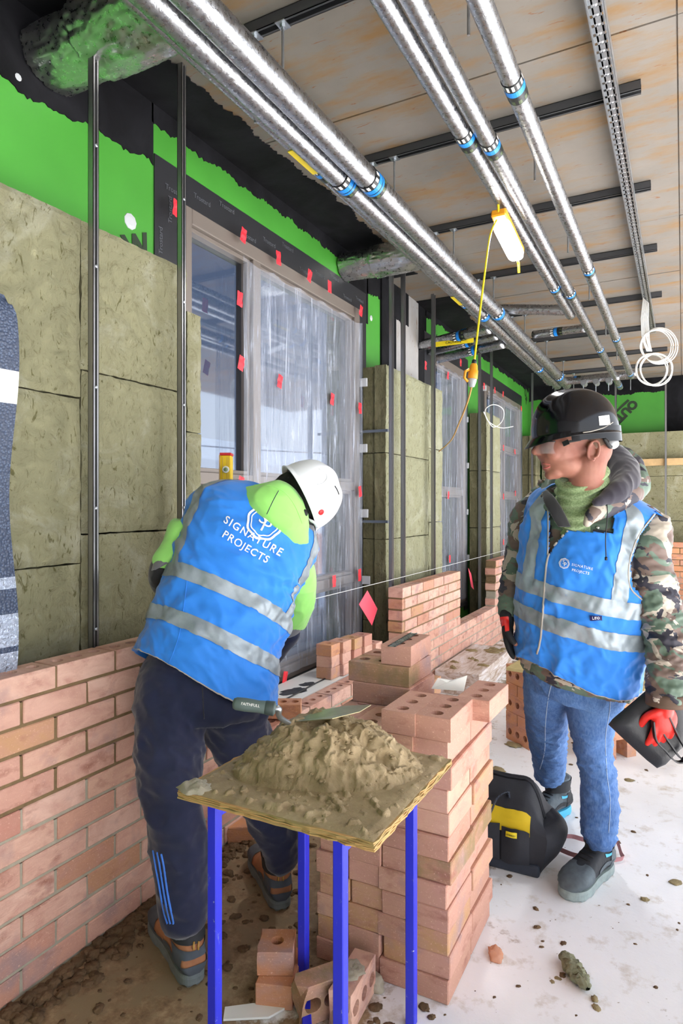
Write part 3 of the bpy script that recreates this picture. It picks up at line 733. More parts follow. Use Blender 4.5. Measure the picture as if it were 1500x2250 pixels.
for k in range(520):
    x, y = random.uniform(-1.55, -.62), random.uniform(.95, 3.2)
    if random.random() > (1.1 + x * -.9) * .55: pass
    if random.random() < max(0, (x + 1.0)) * 1.6: continue
    s = random.choice([.003, .004, .006, .009, .014]); q = clod((x, y, -.001), (s * 1.3, s, s * .4), random.random() * 6); mb.add(q.v, q.f)
for k in range(260):
    x, y = random.uniform(-.6, 1.2), random.uniform(1.2, 6); s = random.choice([.002, .003, .004, .005, .008]); q = clod((x, y, -.001), (s * 1.4, s, s * .5), random.random() * 6); mb.add(q.v, q.f)
put('floor_crumbs', mb, 'dirt', smooth=True, fix=False, label='scattered crumbs of mortar over the concrete floor', cat='crumbs', kind='stuff')
def gl(px, py, s, lab, mat='mortar', cat='mortar', nm='mortar_splash', sq=.25):
    p = at(px, py, Z=0); put(nm, clod((p.x, p.y, -.001), (s, s * .7, s * sq), px * .1, mat), mat, smooth=True, label=lab, cat=cat)
gl(1230, 1592, .035, 'olive mortar splash on the floor behind the far boot heel', sq=.2)
gl(1127, 1638, .045, 'olive mortar splash on the floor left of the brick supports', sq=.2)
gl(1095, 1692, .04, 'olive mortar splash just above the tool bag', sq=.2)
gl(1382, 1715, .022, 'small flat brown stone right of the standing man by the jeans hem')
gl(1416, 1978, .014, 'small brown pebble on the floor right of the front boot', sq=.5); gl(1484, 1940, .022, 'dark crumb at the right edge of the floor')
gl(1306, 2197, .012, 'round brown pebble under the wool scrap', sq=.6); gl(1310, 2215, .014, 'flat olive crumb below the round pebble'); gl(1225, 2150, .010, 'tiny dark pebble left of the wool scrap, nearer it'); gl(1213, 2157, .009, 'tiny dark pebble left of the wool scrap, farther from it')
gl(1088, 2099, .034, 'flat pale brick chip on the floor right of the tall stack', 'brick_orange', 'brick chip', 'brick_chip', .35)
gl(820, 2170, .035, 'grey lump of dry mortar beside the tall stack foot', 'mortar_old', nm='mortar_lump', sq=.7)
p = at(1262, 2145, Z=0); mb = MB()
def fw(u, v):
    a = v * 2 * PI; L_ = (u - .5) * .15; e = math.sin(max(.001, min(1, u)) * PI) ** .35 if 0 < u < 1 else .25
    q = V((L_, math.cos(a) * .026 * e * (1 + .5 * nz((u * 8, a * 2, 1))), .018 + math.sin(a) * .018 * e * (1 + .5 * nz((u * 12, a * 3, 5))) + .004 * nz((u * 40, a * 7, 3))))
    return Matrix.Translation(p) @ Matrix.Rotation(-.95, 4, 'Z') @ q
put('wool_scrap', MB().grid(40, 26, fw), 'wool_pale', smooth=True, label='torn scrap of mineral wool lying on the bright floor in front', cat='insulation scrap')
# bricks and scrap under the mortar stand
rz = YAW - .05
def facing(px, py, rot=0): p = at(px, py, Z=0); return p
p = at(617, 2170, Z=0)
loose(T(p.x, p.y, 0, rz + PI / 2 - .1), 'brick under the mortar stand with a holed half brick on top', 'brick_orange', 0, .16, group=None)
loose(T(p.x - .012, p.y - .0, .0655, rz + .03), 'half brick with one round hole on top of the brick under the stand', 'brick_orange', 1, .098, .006)
p = at(722, 2222, Z=0); loose(T(p.x - .01, p.y, 0, rz + .5, 1), 'broken yellowish brick under the stand leaning left between the blue legs', 'brick_stained', 3, .14, .03)
p = at(776, 2215, Z=0); loose(T(p.x, p.y, 0, rz + 1.2, 1), 'mortar-smeared brick on edge at the foot of the blue legs', 'brick', 3, .17, .012)
put('mortar_smear', splat(p.x - .005, p.y, BW, .03, 91, .008, ax=1.5, rot=1.9), 'mortar_old', smooth=True, label='grey mortar smeared on the brick on edge under the stand', cat='mortar')
p = at(575, 2222, Z=0); R = Matrix.Translation(p) @ Matrix.Rotation(.55, 4, 'Z')
put('scrap_board', MB().prism([R @ V(q) for q in ((-.10, -.03, .002), (.02, -.03, .002), (.065, .0, .002), (.06, .02, .002), (.02, .025, .002), (-.10, .012, .002))], (0, 0, .006)), 'white_plastic', label='white pointed scrap of board on the floor under the mortar stand', cat='scrap')
for i, (px, py) in enumerate([(540, 1842), (725, 1690)][:1]):
    p = at(px, py, Z=0); loose(T(p.x - .02, p.y, 0, .6), 'broken red brick bit on the floor between the worker legs', 'brick_orange', 0, .1, .02)
# bricks and bottle far behind the man
for k, (px, py, lab) in enumerate([(1398, 1408, 'single brick on edge far behind the camouflage sleeve'), (1385, 1452, 'orange brick end far right of the vest hem')][:1]):
    p = at(px, py, Z=0); loose(T(p.x, p.y, 0, .4, 1), lab, 'brick_orange', 3); loose(T(p.x + .02, p.y + .02, BW, .4, 1), 'upper brick on edge far behind the camouflage sleeve', 'brick_orange', 3)
p = at(1420, 1415, Z=0); t = thing('water_bottle', 'clear plastic water bottle standing on the floor behind the camouflage sleeve', 'bottle', p)
MAT['clear'] = Mt('clear', (.85, .92, 1), .05, Alpha=.45).m
put('bottle', MB().lathe(p, UP, [(.035, 0), (.04, .01), (.04, .09), (.036, .10), (.04, .11), (.04, .2), (.015, .26), (.014, .28)], 20), 'clear', t, smooth=True); put('cap', MB().lathe(p + V((0, 0, .28)), UP, [(.016, 0), (.016, .018)], 14), 'band_blue', t)
# string line for the courses, with the fibre wisps of red damp-proof flags
def sag(a, b, s, n=12): return [V(a).lerp(V(b), i / n) - V((0, 0, s * 4 * (i / n) * (1 - i / n))) for i in range(n + 1)]
put('string_line', MB().tube(sag((XF + .006, 2.45, .905), (XF + .006, 8.2, .915), .01), .0016, 6), 'band_white', label='taut pale string line running above the low brick wall', cat='string')
def flag(px, py, poly, lab, X):
    p = at(px, py, X=X); mb = MB(); bt = MB()
    R = lambda q, e=0: p + V((e + .02 * q[1] * 4, q[0], q[1]))
    mb.prism([R(q) for q in poly], (.002, 0, 0)); return put('red_sheet', mb, 'red_print', label=lab, cat='sheet')
flag(808, 1335, [(-.14, .04), (-.03, .115), (.15, -.03), (.08, -.13)], 'square pinkish-red plastic sheet hanging at the right foot of the big window', -1.80)
flag(1035, 1272, [(-.14, .12), (-.02, .05), (.12, -.12), (.02, -.08)], 'narrow red plastic flap at the foot of the narrow window', -1.85)
p = at(950, 1524, Z=ZT + .0)
mb = MB(); q = V((-.70, 2.02, .66)); mb.grid(8, 8, lambda u, v: q + V((-.03 + u * .08, .02 * math.sin(u * 3 + v), .05 * v + .09 * v * u + .01 * math.sin(v * 5))))
put('paper_scrap', MB().prism([(-.71, 1.96, .785), (-.61, 1.98, .785), (-.60, 1.985, .835), (-.65, 1.98, .815), (-.69, 1.965, .82)], (.0, .0015, 0)), 'white_plastic', label='small white paper scrap stuck behind the top bricks of the tall stack', cat='paper')
# coated foil bubble sheet hanging at the left edge
def fs(u, v, off=0):
    z = 1.985 - v * 1.10; y = 1.20 - .30 * u
    e = .012 * math.sin(v * 7.5 + .6) + .012 * math.sin(v * 3) + (-.03 if v < .06 else 0) * (1 - v / .06)
    return V((-1.70 - .05 * u * u + .01 * math.sin(v * 9 + u * 3), y + e * (1 - u) - .012 * v * 0, z - .02 * (1 - u) * (v < .02)))
m = Mt('bubble_sheet', hx('38455c'), .45); co = m.coord('Object', (1, 1, 1)); vv = m.voro(co, 130); m.bump(vv, .8, .004); m.col(m.ramp(vv, [(.1, hx('55647e')), (.5, hx('333e54'))])); MAT['bubble_sheet'] = m.m
t = thing('bubble_sheet', 'dark blue embossed damp sheet with white and foil bands hanging at the left edge', 'sheet', (-1.72, 1.05, .9))
bands = [(0, .21, 'bubble_sheet', 'sheet'), (.21, .295, 'band_white', 'white_band'), (.295, .745, 'bubble_sheet', 'sheet'), (.745, .775, 'foil_sheet', 'foil_band'), (.775, .84, 'bubble_sheet', 'sheet'), (.84, .925, 'foil_sheet', 'foil_band'), (.925, .94, 'bubble_sheet', 'sheet'), (.94, 1.0, 'foil_sheet', 'foil_band')]
for a, b, mt_, nm in bands: put(nm, MB().grid(14, max(4, int((b - a) * 60)), lambda u, v: fs(u, a + (b - a) * v)).grid(14, max(4, int((b - a) * 60)), lambda u, v: fs(u, a + (b - a) * v) + V((-.004, 0, 0))), mt_, t, smooth=True, fix=False)
# timber rail across the back wall
simple('timber', 'c9a878', .75, var=.15, scale=12); put('timber_rail', MB().box((-.95, 9.58, 1.90), (1.4, 9.66, 1.99)), 'timber', bev=.003, label='horizontal softwood rail across the wool of the back wall', cat='timber')
put('timber_block', MB().box((-1.62, 8.9, 1.80), (-1.35, 9.64, 1.87)), 'timber', bev=.003, label='pale timber offcut in the far left corner by the nose of the standing man', cat='timber')
# ---------------------------------------------------------------- ceiling channels, rods, pipes
CY = [1.95, 2.96, 3.90, 4.86, 5.95, 7.0, 8.07, 8.9]; ZCH = ZC - .041
for k, y in enumerate(CY):
    t = thing('strut_channel', 'slotted steel channel across the ceiling, %s from the camera' % ['first', 'second', 'third', 'fourth', 'fifth', 'sixth', 'seventh', 'eighth'][k], 'channel', (-.8, y, ZCH), group='steel channels across the ceiling')
    x0, x1 = -1.42, -.155; mb = MB(); zt_ = ZC - .0005; zb_ = ZCH
    mb.box((x0, y - .0205, zt_ - .002), (x1, y + .0205, zt_)).box((x0, y - .0205, zb_), (x1, y - .0180, zt_)).box((x0, y + .018, zb_), (x1, y + .0205, zt_)).box((x0, y - .0205, zb_), (x1, y - .0105, zb_ + .0025)).box((x0, y + .0105, zb_), (x1, y + .0205, zb_ + .0025))
    put('channel', mb, 'steel_dark', t)
    for x, r in ((-1.385, 0), (-1.265, 1), (-.585, 1)):
        put('square_washer', MB().box((x - .02, y - .0235, zb_ - .004), (x + .02, y + .0235, zb_ - .0005)).lathe((x, y, zb_ - .014), UP, [(.011, 0), (.011, .01)], 6), 'galv', t)
        put('threaded_rod', MB().tube([(x, y, zb_ - .001), (x, y, ZCH - (.32 if x < -1 else .27))], .005, 8), 'galv', t)
    if y < 7.4:
        for x, r_ in ((-1.204, .049), (-1.308, .049), (-.736, .034), (-.668, .034), (-.502, .033)):
            if abs(x + .736) < .01 and y > 5: continue
def wob(p, q, n, a, seed): 
    return [V(p).lerp(V(q), i / n) + V((a * nz((i * .5, seed, 0)), 0, a * nz((i * .5, seed, 4)))) for i in range(n + 1)]
def pipe(label, p, q, r, bands, seed, cap_elbow=None, group='foil-lagged pipes under the ceiling'):
    t = thing('insulated_pipe', label, 'pipe', (V(p) + V(q)) / 2, group=group); p, q = V(p), V(q); d = (q - p).normalized(); L_ = (q - p).length
    n = max(8, int(L_ / .035)); mb = MB(); pts = [p.lerp(q, i / n) for i in range(n + 1)]
    sd = seed; rr = [r * (1 + .03 * nz((i * .37, sd, 0)) + .018 * nz((i * 1.7, sd, 3)) - (.02 if i % 29 == 0 else 0)) for i in range(n + 1)]
    mb.tube(pts, rr, 28); put('foil_lagging', mb, 'foil', t, smooth=True, fix=False)
    x = d.cross(UP).normalized(); y_ = x.cross(d)
    def cyl(nm, s, e, rad, mat, ticks=0):
        m2 = MB()
        if ticks:
            for k in range(ticks):
                a0_, a1_ = 2 * PI * k / ticks, 2 * PI * (k + .5) / ticks
                vs = []
                for dd in (s, e):
                    for a in (a0_, (a0_ + a1_) / 2, a1_): vs.append(p + d * dd + (x * math.cos(a) + y_ * math.sin(a)) * rad)
                m2.add(vs, [(0, 1, 4, 3), (1, 2, 5, 4)])
        else: m2.tube([p + d * s, p + d * e], rad, 28, cap=False)
        put(nm, m2, mat, bnd if nm != 'band' else t, fix=not ticks)
        return m2
    for c, style in bands:
        s = c - .055
        m2 = MB().tube([p + d * s, p + d * (s + .11)], r * 1.045, 28, cap=False); bnd = put('band', m2, 'band_black', t, smooth=True)
        cyl('white_ticks', s + .004, s + .030, r * 1.055, 'band_white', 12)
        cyl('blue_stripe', s + .036, s + .064, r * 1.06, 'band_blue')
        if style: cyl('blue_stripe', s + .070, s + .085, r * 1.06, 'band_blue')
        cyl('text_strip', s + .088, s + .106, r * 1.055, 'band_olive', 9)
    return t
ZP = HC + 1.41; Y0 = -.6
pipe('thick foil-lagged pipe of the left pair, nearer the room', (-1.204, Y0, ZP), (-1.204, 7.95, ZP), .049, [(2.56 - Y0, 1), (4.72 - Y0, 1), (7.35 - Y0, 1)], 1)
pipe('thick foil-lagged pipe of the left pair, nearer the wall', (-1.308, Y0, ZP), (-1.308, 7.95, ZP), .046, [(2.50 - Y0, 1), (4.72 - Y0, 1), (6.8 - Y0, 1)], 2)
pipe('thin foil-lagged pipe between the wall and the thick left pair', (-1.381, Y0, ZP + .02), (-1.381, 7.9, ZP + .02), .022, [(2.42 - Y0, 0), (4.5 - Y0, 0)], 3)
for y in (2.28, 4.32):
    put('caution_label', MB().box((-1.392, y - .10, ZP - .005), (-1.362, y + .10, ZP - .002)), 'label_yellow', label='yellow caution label on the thin pipe, %s one' % ('nearer' if y < 3 else 'farther'), cat='label')
pipe('foil-lagged pipe of the middle pair that ends above the hanging lamp run', (-.738, Y0, ZP), (-.738, 5.05, ZP), .033, [(2.42 - Y0, 0), (4.35 - Y0, 0)], 4)
pipe('foil-lagged pipe of the middle pair running to the back wall', (-.665, Y0, ZP), (-.665, 8.4, ZP), .033, [(2.52 - Y0, 0), (4.52 - Y0, 0), (6.25 - Y0, 0), (8.2 - Y0, 0)], 5)
pipe('single foil-lagged pipe right of the middle pair', (-.502, Y0, ZP), (-.502, 7.75, ZP), .033, [(2.2 - Y0, 0), (4.12 - Y0, 0), (5.9 - Y0, 0), (7.55 - Y0, 0)], 6)
g4 = 'short cross pipes under the ceiling'
pipe('cross pipe from the wall end at the end of the shorter middle pipe, nearer one', (-1.25, 4.98, ZP + .10), (-.73, 5.02, ZP + .03), .038, [], 7, group=g4)
pipe('second cross pipe with a blue band between the left pair and the middle pipe', (-1.15, 5.75, ZP + .07), (-.70, 5.62, ZP + .04), .034, [(.22, 0)], 8, group=g4)
for k in range(5):
    z = ZP - .02 + (.06 if k % 2 else 0) - k * .006; y = 4.98 + k * .11
    pipe('cross pipe leaving the wall above the narrow window, %s from the camera' % ['first', 'second', 'third', 'fourth', 'fifth'][k], (-2.03, y + .35, z), (-1.36, y + .14, z + .02), .042 if k in (0, 4) else .03, [(.42, k % 2)], 10 + k, group=g4)
pipe('far cross pipe above the black helmet, upper', (-1.35, 7.98, ZP + .06), (-.45, 7.90, ZP + .06), .036, [(.25, 0)], 20, group=g4)
pipe('far cross pipe above the black helmet, lower', (-1.25, 7.75, ZP), (-.62, 7.72, ZP), .036, [], 21, group=g4)
for k in range(3):
    x = -.98 + k * .13; put('pipe_clip', MB().tube([(x, 7.6, ZP - .05), (x, 7.74, ZP - .05)], .03, 16).tube([(x, 7.62, ZP - .16), (x, 7.62, ZP - .05)], .005, 6), 'galv', cat='valve', group='valve ends below the far cross pipe', label='round steel valve end below the far cross pipe, %s from left' % ['first', 'second', 'third'][k])
put('caution_label', MB().box((-1.86, 5.20, ZP - .075), (-1.52, 5.206, ZP - .035)), 'label_yellow', label='yellow caution label on the lowest cross pipe above the narrow window', cat='label')
text('label_lettering', 'CAUTION', .03, (-1.69, 5.196, ZP - .055), (1, 0, 0), UP, 'band_black', None, label='black lettering on the yellow caution label above the narrow window', cat='lettering')
# crumpled foil ducts coming through the wall
def duct(y, lab, r=.105, x1=-1.40, z=HC + 1.62, seed=0):
    def fn(u, v):
        a = u * 2 * PI; x = XW + .01 + (x1 - XW) * v
        c = 1 + .07 * nz((math.cos(a) * 2, math.sin(a) * 2, v * 5 + seed)) - .09 * abs(nz((math.cos(a) * 8 + v * 6, math.sin(a) * 8, v * 7 + seed))) - .02 * abs(nz((math.cos(a) * 16 + v * 10, math.sin(a) * 16, v * 10 + seed)))
        q = r * c * (1.10 if v > .35 else 1.0) * (1 - max(0, v - .93) / .07 * .96)
        return V((x, y + math.cos(a) * q * 1.12, z + math.sin(a) * q * .92))
    put('foil_duct', MB().grid(90, 80, fn, wrap=True), 'foil_duct', smooth=True, fix=False, label=lab, cat='duct')
duct(1.60, 'crumpled foil duct leaving the wall above the nearest steel stud', .115, seed=1)
duct(3.92, 'crumpled foil duct leaving the wall above the pair of studs', .10, seed=5)
# galvanised cable tray
t = thing('cable_tray', 'slotted galvanised cable tray hung under the channels at the right', 'tray', (-.26, 3, ZCH - .05))
xt, zt2 = -.262, ZCH - .045; mb = MB(); Y1 = 7.0
for s in (-1, 1): mb.box((xt + s * .028 - .001, Y0, zt2), (xt + s * .028 + .001, Y1, zt2 + .04)).box((xt + s * .028 - (.006 if s > 0 else 0), Y0, zt2), (xt + s * .028 + (.006 if s < 0 else 0), Y1, zt2 + .0015)); mb.box((xt + s * .012 - .003, Y0, zt2 + .02), (xt + s * .012 + .003, Y1, zt2 + .0215))
put('side_rail', mb, 'galv', t); mb = MB()
y = Y0
while y < Y1: mb.box((xt - .027, y, zt2 + .02), (xt + .027, y + .035, zt2 + .0212)); y += .05
put('rung', mb, 'galv', t, kind='stuff')
put('cable_bundle', MB().tube([(xt, Y0, zt2 + .03), (xt, 6.2, zt2 + .03)], .009, 8).tube([(xt - .012, Y0, zt2 + .028), (xt - .012, 6.2, zt2 + .028)], .006, 8), 'clip_grey', smooth=True, label='grey cables lying in the cable tray', cat='cable')
# coil of white cable hanging from the tray
t = thing('cable_coil', 'coil of white cable hanging in a figure of eight from the cable tray end', 'cable coil', (-.2, 5.3, 2.1))
def loop(cx, cy, r, seed, squash=1., Yp=5.4, n=40, a0=0, a1=2 * PI):
    out = []
    for i in range(n + 1):
        a = a0 + (a1 - a0) * i / n; c = at(cx + math.cos(a) * r * squash + 3 * nz((seed, a, 0)), cy - math.sin(a) * r, Y=Yp + .015 * math.sin(a * 2 + seed) + .008 * seed); out.append(c)
    return out
mb = MB()
for k in range(4): mb.tube(loop(1443 + k * 3 - 3, 760, 34 + k * 2, k), .0042, 8)
for k in range(4): mb.tube(loop(1434 + (k % 2) * 10 - 3, 812, 33 + k, k + 4), .0042, 8)
for k in range(6):
    mb.tube([at(1413 + k * 2.2, 655 + k * 2, Y=5.4), at(1408 + k * 3, 700, Y=5.42), at(1410 + k * 3.2, 743 + (k % 3) * 4, Y=5.4), at(1421 + k * 2, 772, Y=5.39)], .0042, 8)
put('cable', mb, 'white_plastic', t, smooth=True, fix=False)
put('white_cable', MB().tube(cr([at(945, 862 - 20, X=-1.74), at(1040, 850, X=-1.6), at(1062, 905, X=-1.62), at(1082, 938, X=-1.62), at(1103, 925, X=-1.6), at(1105, 900, X=-1.58), at(1085, 889, X=-1.6), at(1066, 900, X=-1.62), at(1072, 925, X=-1.62), at(1100, 940, X=-1.6), at(1127, 937, X=-1.58)][2:], 8), .004, 8), 'white_plastic', smooth=True, label='loop of white cable dangling in front of the farthest wool bay', cat='cable')
# work lamp on the middle pair
lz = HC + 1.28; lx = -.745
t = thing('work_lamp', 'lit white tube work lamp with yellow end housings hung under the middle pipes', 'lamp', (lx, 3.12, lz))
p0, p1 = at(1098, 488, d=3.0), at(1136, 566, d=3.28); dr = (p1 - p0).normalized()
def rr_(a): return [.038 * a, .038 * a]
sx_ = dr.cross(UP).normalized(); sy_ = sx_.cross(dr)
def lampbody(u, v):
    a = u * 2 * PI; e = 1 - abs(v * 2 - 1) ** 12 * .45; r = (abs(math.cos(a)) ** 3 + abs(math.sin(a)) ** 3) ** (-1 / 3)
    return p0.lerp(p1, v) + (sx_ * math.cos(a) * r * .040 + sy_ * math.sin(a) * r * .030) * e
mb = MB().grid(28, 24, lampbody, wrap=True); n0 = len(mb.v); mb.f += [list(range(27, -1, -1)), [n0 - 28 + k for k in range(28)]]; mb.mi += [0, 0]
put('diffuser', mb, 'lamp_glow', t, smooth=True)
mb = MB().bar(p0 - dr * .035 + sy_ * .03, p1 + sy_ * .03, .07, .035, sy_); put('housing', mb, 'orange_plastic', t, bev=.006)
for q_ in ([p0 - dr * .03 + sy_ * .03, p0 - dr * .05 + sy_ * .09, V((-.745, p0.y - .02, ZP - .03))], [p1 + sy_ * .03, p1 + sy_ * .07 - dr * .03, V((-.75, p1.y - .05, ZP - .03))], [p1, p1 + dr * .03 - sy_ * .02, p1 + dr * .045 - sy_ * .06]): put('bracket', MB().tube(q_, .006, 8), 'yellow_plastic', t)
ll = bpy.data.lights.new('lamp_light', 'AREA'); ll.shape = 'RECTANGLE'; ll.size = .06; ll.size_y = .4; ll.energy = 9
lo = bpy.data.objects.new('lamp_light', ll); C.objects.link(lo); lo.location = (p0 + p1) / 2 - sy_ * .04; lo.rotation_euler = (0, 0, 0)
pl = at(1037, 808, d=2.75)
put('yellow_cable', MB().tube(cr([p0 - dr * .02 - sx_ * .01, at(1076, 520, d=2.95), at(1062, 620, d=2.88), at(1050, 720, d=2.8), at(1042, 790, d=2.75)], 6), .0045, 8), 'yellow_cable', smooth=True, label='yellow cable hanging from the lit lamp down to the orange plug', cat='cable')
t = thing('plug_coupler', 'orange and grey industrial plug coupler hanging on the yellow cable', 'plug', pl)
put('collar', MB().lathe(at(1042, 790, d=2.75), at(1036, 850, d=2.75) - at(1042, 790, d=2.75), [(.006, 0), (.010, .002), (.011, .018), (.007, .02)], 14), 'black_plastic', t, smooth=True)
ax = (at(1036, 850, d=2.75) - at(1042, 790, d=2.75)).normalized()
put('socket_body', MB().lathe(at(1041, 799, d=2.75), ax, [(.011, 0), (.016, .008), (.018, .028), (.021, .03), (.021, .062), (.019, .066)], 20), 'orange_plastic', t, smooth=True)
put('plug_body', MB().lathe(at(1037.5, 832, d=2.75), ax, [(.019, 0), (.018, .012), (.012, .034), (.007, .036)], 20), 'grey_plastic', t, smooth=True)
put('flap', MB().tube([at(1030, 812, d=2.74), at(1022, 816, d=2.73), at(1020, 830, d=2.73), at(1027, 838, d=2.74)], .006, 8), 'orange_plastic', t, smooth=True)
put('tan_cable', MB().tube(cr([at(1036, 848, d=2.75), at(1026, 885, d=2.9), at(1008, 930, d=3.4), at(990, 968, d=4.2), at(964, 992, d=5.2)], 6), .0045, 8), 'tan_cable', smooth=True, label='tan cable running from the plug down to the wool right of the narrow bay stud', cat='cable')
# blue pipe end on the ceiling far right is a small bracket
put('blue_tag', MB().box((.05, 6.9, ZC - .03), (.25, 6.93, ZC - .0005)), 'band_blue', label='small blue tag fixed to the ceiling at the right edge', cat='tag')
# ---------------------------------------------------------------- people: tools
def P(px, py, d): return at(px, py, d=d)
def proj(p):
    q = V(p) - CO; z = q.dot(FW); return (750 + q.dot(RT) / z * FPX, 1110 - q.dot(UP) / z * FPX)
def loft(st, n=6, seg=40, pw=1.0):
    """st: (centre, x axis, y axis, a, b) stations -> smooth tube as MB, with fn(u, v)"""
    rows = cr([tuple(c) + tuple(x) + tuple(y) + (a, b) for c, x, y, a, b in st], n)
    def fn(u, v):
        f = v * (len(rows) - 1); i = min(int(f), len(rows) - 2); t = f - i
        r = [p + (q - p) * t for p, q in zip(rows[i], rows[i + 1])]
        c, s = math.cos(2 * PI * u), math.sin(2 * PI * u)
        if pw != 1: c, s = math.copysign(abs(c) ** pw, c), math.copysign(abs(s) ** pw, s)
        return V(r[0:3]) + V(r[3:6]) * (r[9] * c) + V(r[6:9]) * (r[10] * s)
    mb = MB().grid(seg, len(rows), fn, wrap=True); n0 = len(rows) * seg
    mb.f += [list(range(seg - 1, -1, -1)), [n0 - seg + k for k in range(seg)]]; mb.mi += [0, 0]
    mb.fn = fn; mb.rows = rows; return mb
def limb(pts, ax=None, seg=20, n=5, flat=1.0):
    """pts: (point, radius) -> rounded tapering limb, both ends domed"""
    q = cr([tuple(p) + (r,) for p, r in pts], n); ps = [V(a[:3]) for a in q]; rs = [a[3] for a in q]
    d0 = (ps[0] - ps[1]).normalized(); d1 = (ps[-1] - ps[-2]).normalized()
    pre = [(ps[0] + d0 * rs[0] * s, rs[0] * c) for s, c in ((.95, .3), (.7, .7), (.35, .93))]; post = [(ps[-1] + d1 * rs[-1] * s, rs[-1] * c) for s, c in ((.35, .93), (.7, .7), (.95, .3))]
    al = pre + list(zip(ps, rs)) + post; return MB().tube([a for a, _ in al], [b for _, b in al], seg)
def ball(c, ax, r):
    """ellipsoid: axes ax (3 unit vectors), radii r"""
    bm = bmesh.new(); bmesh.ops.create_icosphere(bm, subdivisions=3, radius=1); bm.verts.ensure_lookup_table()
    mb = MB().add([V(c) + ax[0] * (v.co.x * r[0]) + ax[1] * (v.co.y * r[1]) + ax[2] * (v.co.z * r[2]) for v in bm.verts], [[v.index for v in f.verts] for f in bm.faces]); bm.free(); return mb
def union(mbs, voxel=.006, smooth=4, name='body', disp=None):
    a = MB()
    for m_ in mbs: a.add(m_.v, m_.f)
    me = a.mesh(name); fixn(me); o = bpy.data.objects.new('tmp', me); C.objects.link(o)
    r = o.modifiers.new('r', 'REMESH'); r.mode = 'VOXEL'; r.voxel_size = voxel; r.adaptivity = 0
    if smooth: s = o.modifiers.new('s', 'SMOOTH'); s.iterations = smooth; s.factor = .5
    dg = bpy.context.evaluated_depsgraph_get(); me2 = bpy.data.meshes.new_from_object(o.evaluated_get(dg)); bpy.data.objects.remove(o)
    out = MB(); out.v = [v.co.copy() for v in me2.vertices]; out.f = [list(p.vertices) for p in me2.polygons]; out.mi = [0] * len(out.f)
    if disp:
        ns = [v.normal.copy() for v in me2.vertices]; out.v = [p + n_ * disp(p) for p, n_ in zip(out.v, ns)]
    bpy.data.meshes.remove(me2); return out
def displaced(mb, disp):
    me = mb.mesh('t'); fixn(me); ns = [v.normal.copy() for v in me.vertices]; mb.v = [p + n_ * disp(p) for p, n_ in zip(mb.v, ns)]; bpy.data.meshes.remove(me); return mb
def folds(amp, sc, seed=0, axis=UP, stretch=.35, sharp=1.6):
    axis = V(axis).normalized()
    def f(p):
        q = p - axis * p.dot(axis) * (1 - stretch); q = q * sc + V((seed, seed * 2, 0)); q += V((.5, .3, .2)) * noise.noise(q * .6)
        a = 1 - abs(noise.noise(q)) * 2; b = 1 - abs(noise.noise(q * 2.3 + V((4, 4, 4)))) * 2
        return amp * ((abs(a) ** sharp) * (1 if a > 0 else -1) * .7 + b * .3 - .35)
    return f
def bvh(mb): return BVHTree.FromPolygons([tuple(p) for p in mb.v], mb.f)
def surf(t, px, py, off=.001):
    r = ray(px, py).normalized(); h = t.ray_cast(CO, r)
    if h[0] is None: return None
    n_ = h[1]; n_ = n_ if n_.dot(r) < 0 else -n_; return h[0] + n_ * off
def onsurf(t, pts, r, off=.001, n=6, seg=6):
    q = [surf(t, x, y, off) for x, y in cr(pts, n)]; q = [a for a in q if a is not None]
    return MB().tube(q, r, seg) if len(q) > 1 else MB()
def printed(t, s, size, px, py, ang, mat, parent, name='lettering', bold=0, space=1.0, off=.0025, arc=0):
    """flat print: lettering dropped on the cloth from in front; px, py = centre, ang = slope in the photo"""
    c0 = surf(t, px, py, off)
    me = textmesh(s, size, .0, bold, space) if isinstance(s, str) else s; sc = FPX / (c0 - CO).dot(FW); a = math.radians(ang); bm = bmesh.new(); bm.from_mesh(me); bmesh.ops.triangulate(bm, faces=bm.faces)
    for _ in range(2): bmesh.ops.subdivide_edges(bm, edges=[e for e in bm.edges if e.calc_length() > .008], cuts=1)
    for v in bm.verts:
        x, y = v.co.x * sc, -v.co.y * sc; y += arc * x * x
        X, Y = px + x * math.cos(a) - y * math.sin(a), py + x * math.sin(a) + y * math.cos(a); p = surf(t, X, Y, off)
        v.co = p if p is not None and (p - c0).length < .3 else c0
    mb = MB(); bm.verts.ensure_lookup_table(); mb.add([v.co for v in bm.verts], [[v.index for v in f.verts] for f in bm.faces]); bm.free()
    return put(name, mb, mat, parent, fix=False)
def ringmesh(r0, r1, n=40, a0=0, a1=2 * PI, oct_=0):
    me = bpy.data.meshes.new('ring'); vs = []; 
    for i in range(n + 1):
        a = a0 + (a1 - a0) * i / n; k = 1 + (.035 * math.cos(8 * a) if oct_ else 0)
        vs += [(r0 * k * math.cos(a), r0 * k * math.sin(a), 0), (r1 * k * math.cos(a), r1 * k * math.sin(a), 0)]
    me.from_pydata(vs, [], [(2 * i, 2 * i + 1, 2 * i + 3, 2 * i + 2) for i in range(n)]); return me
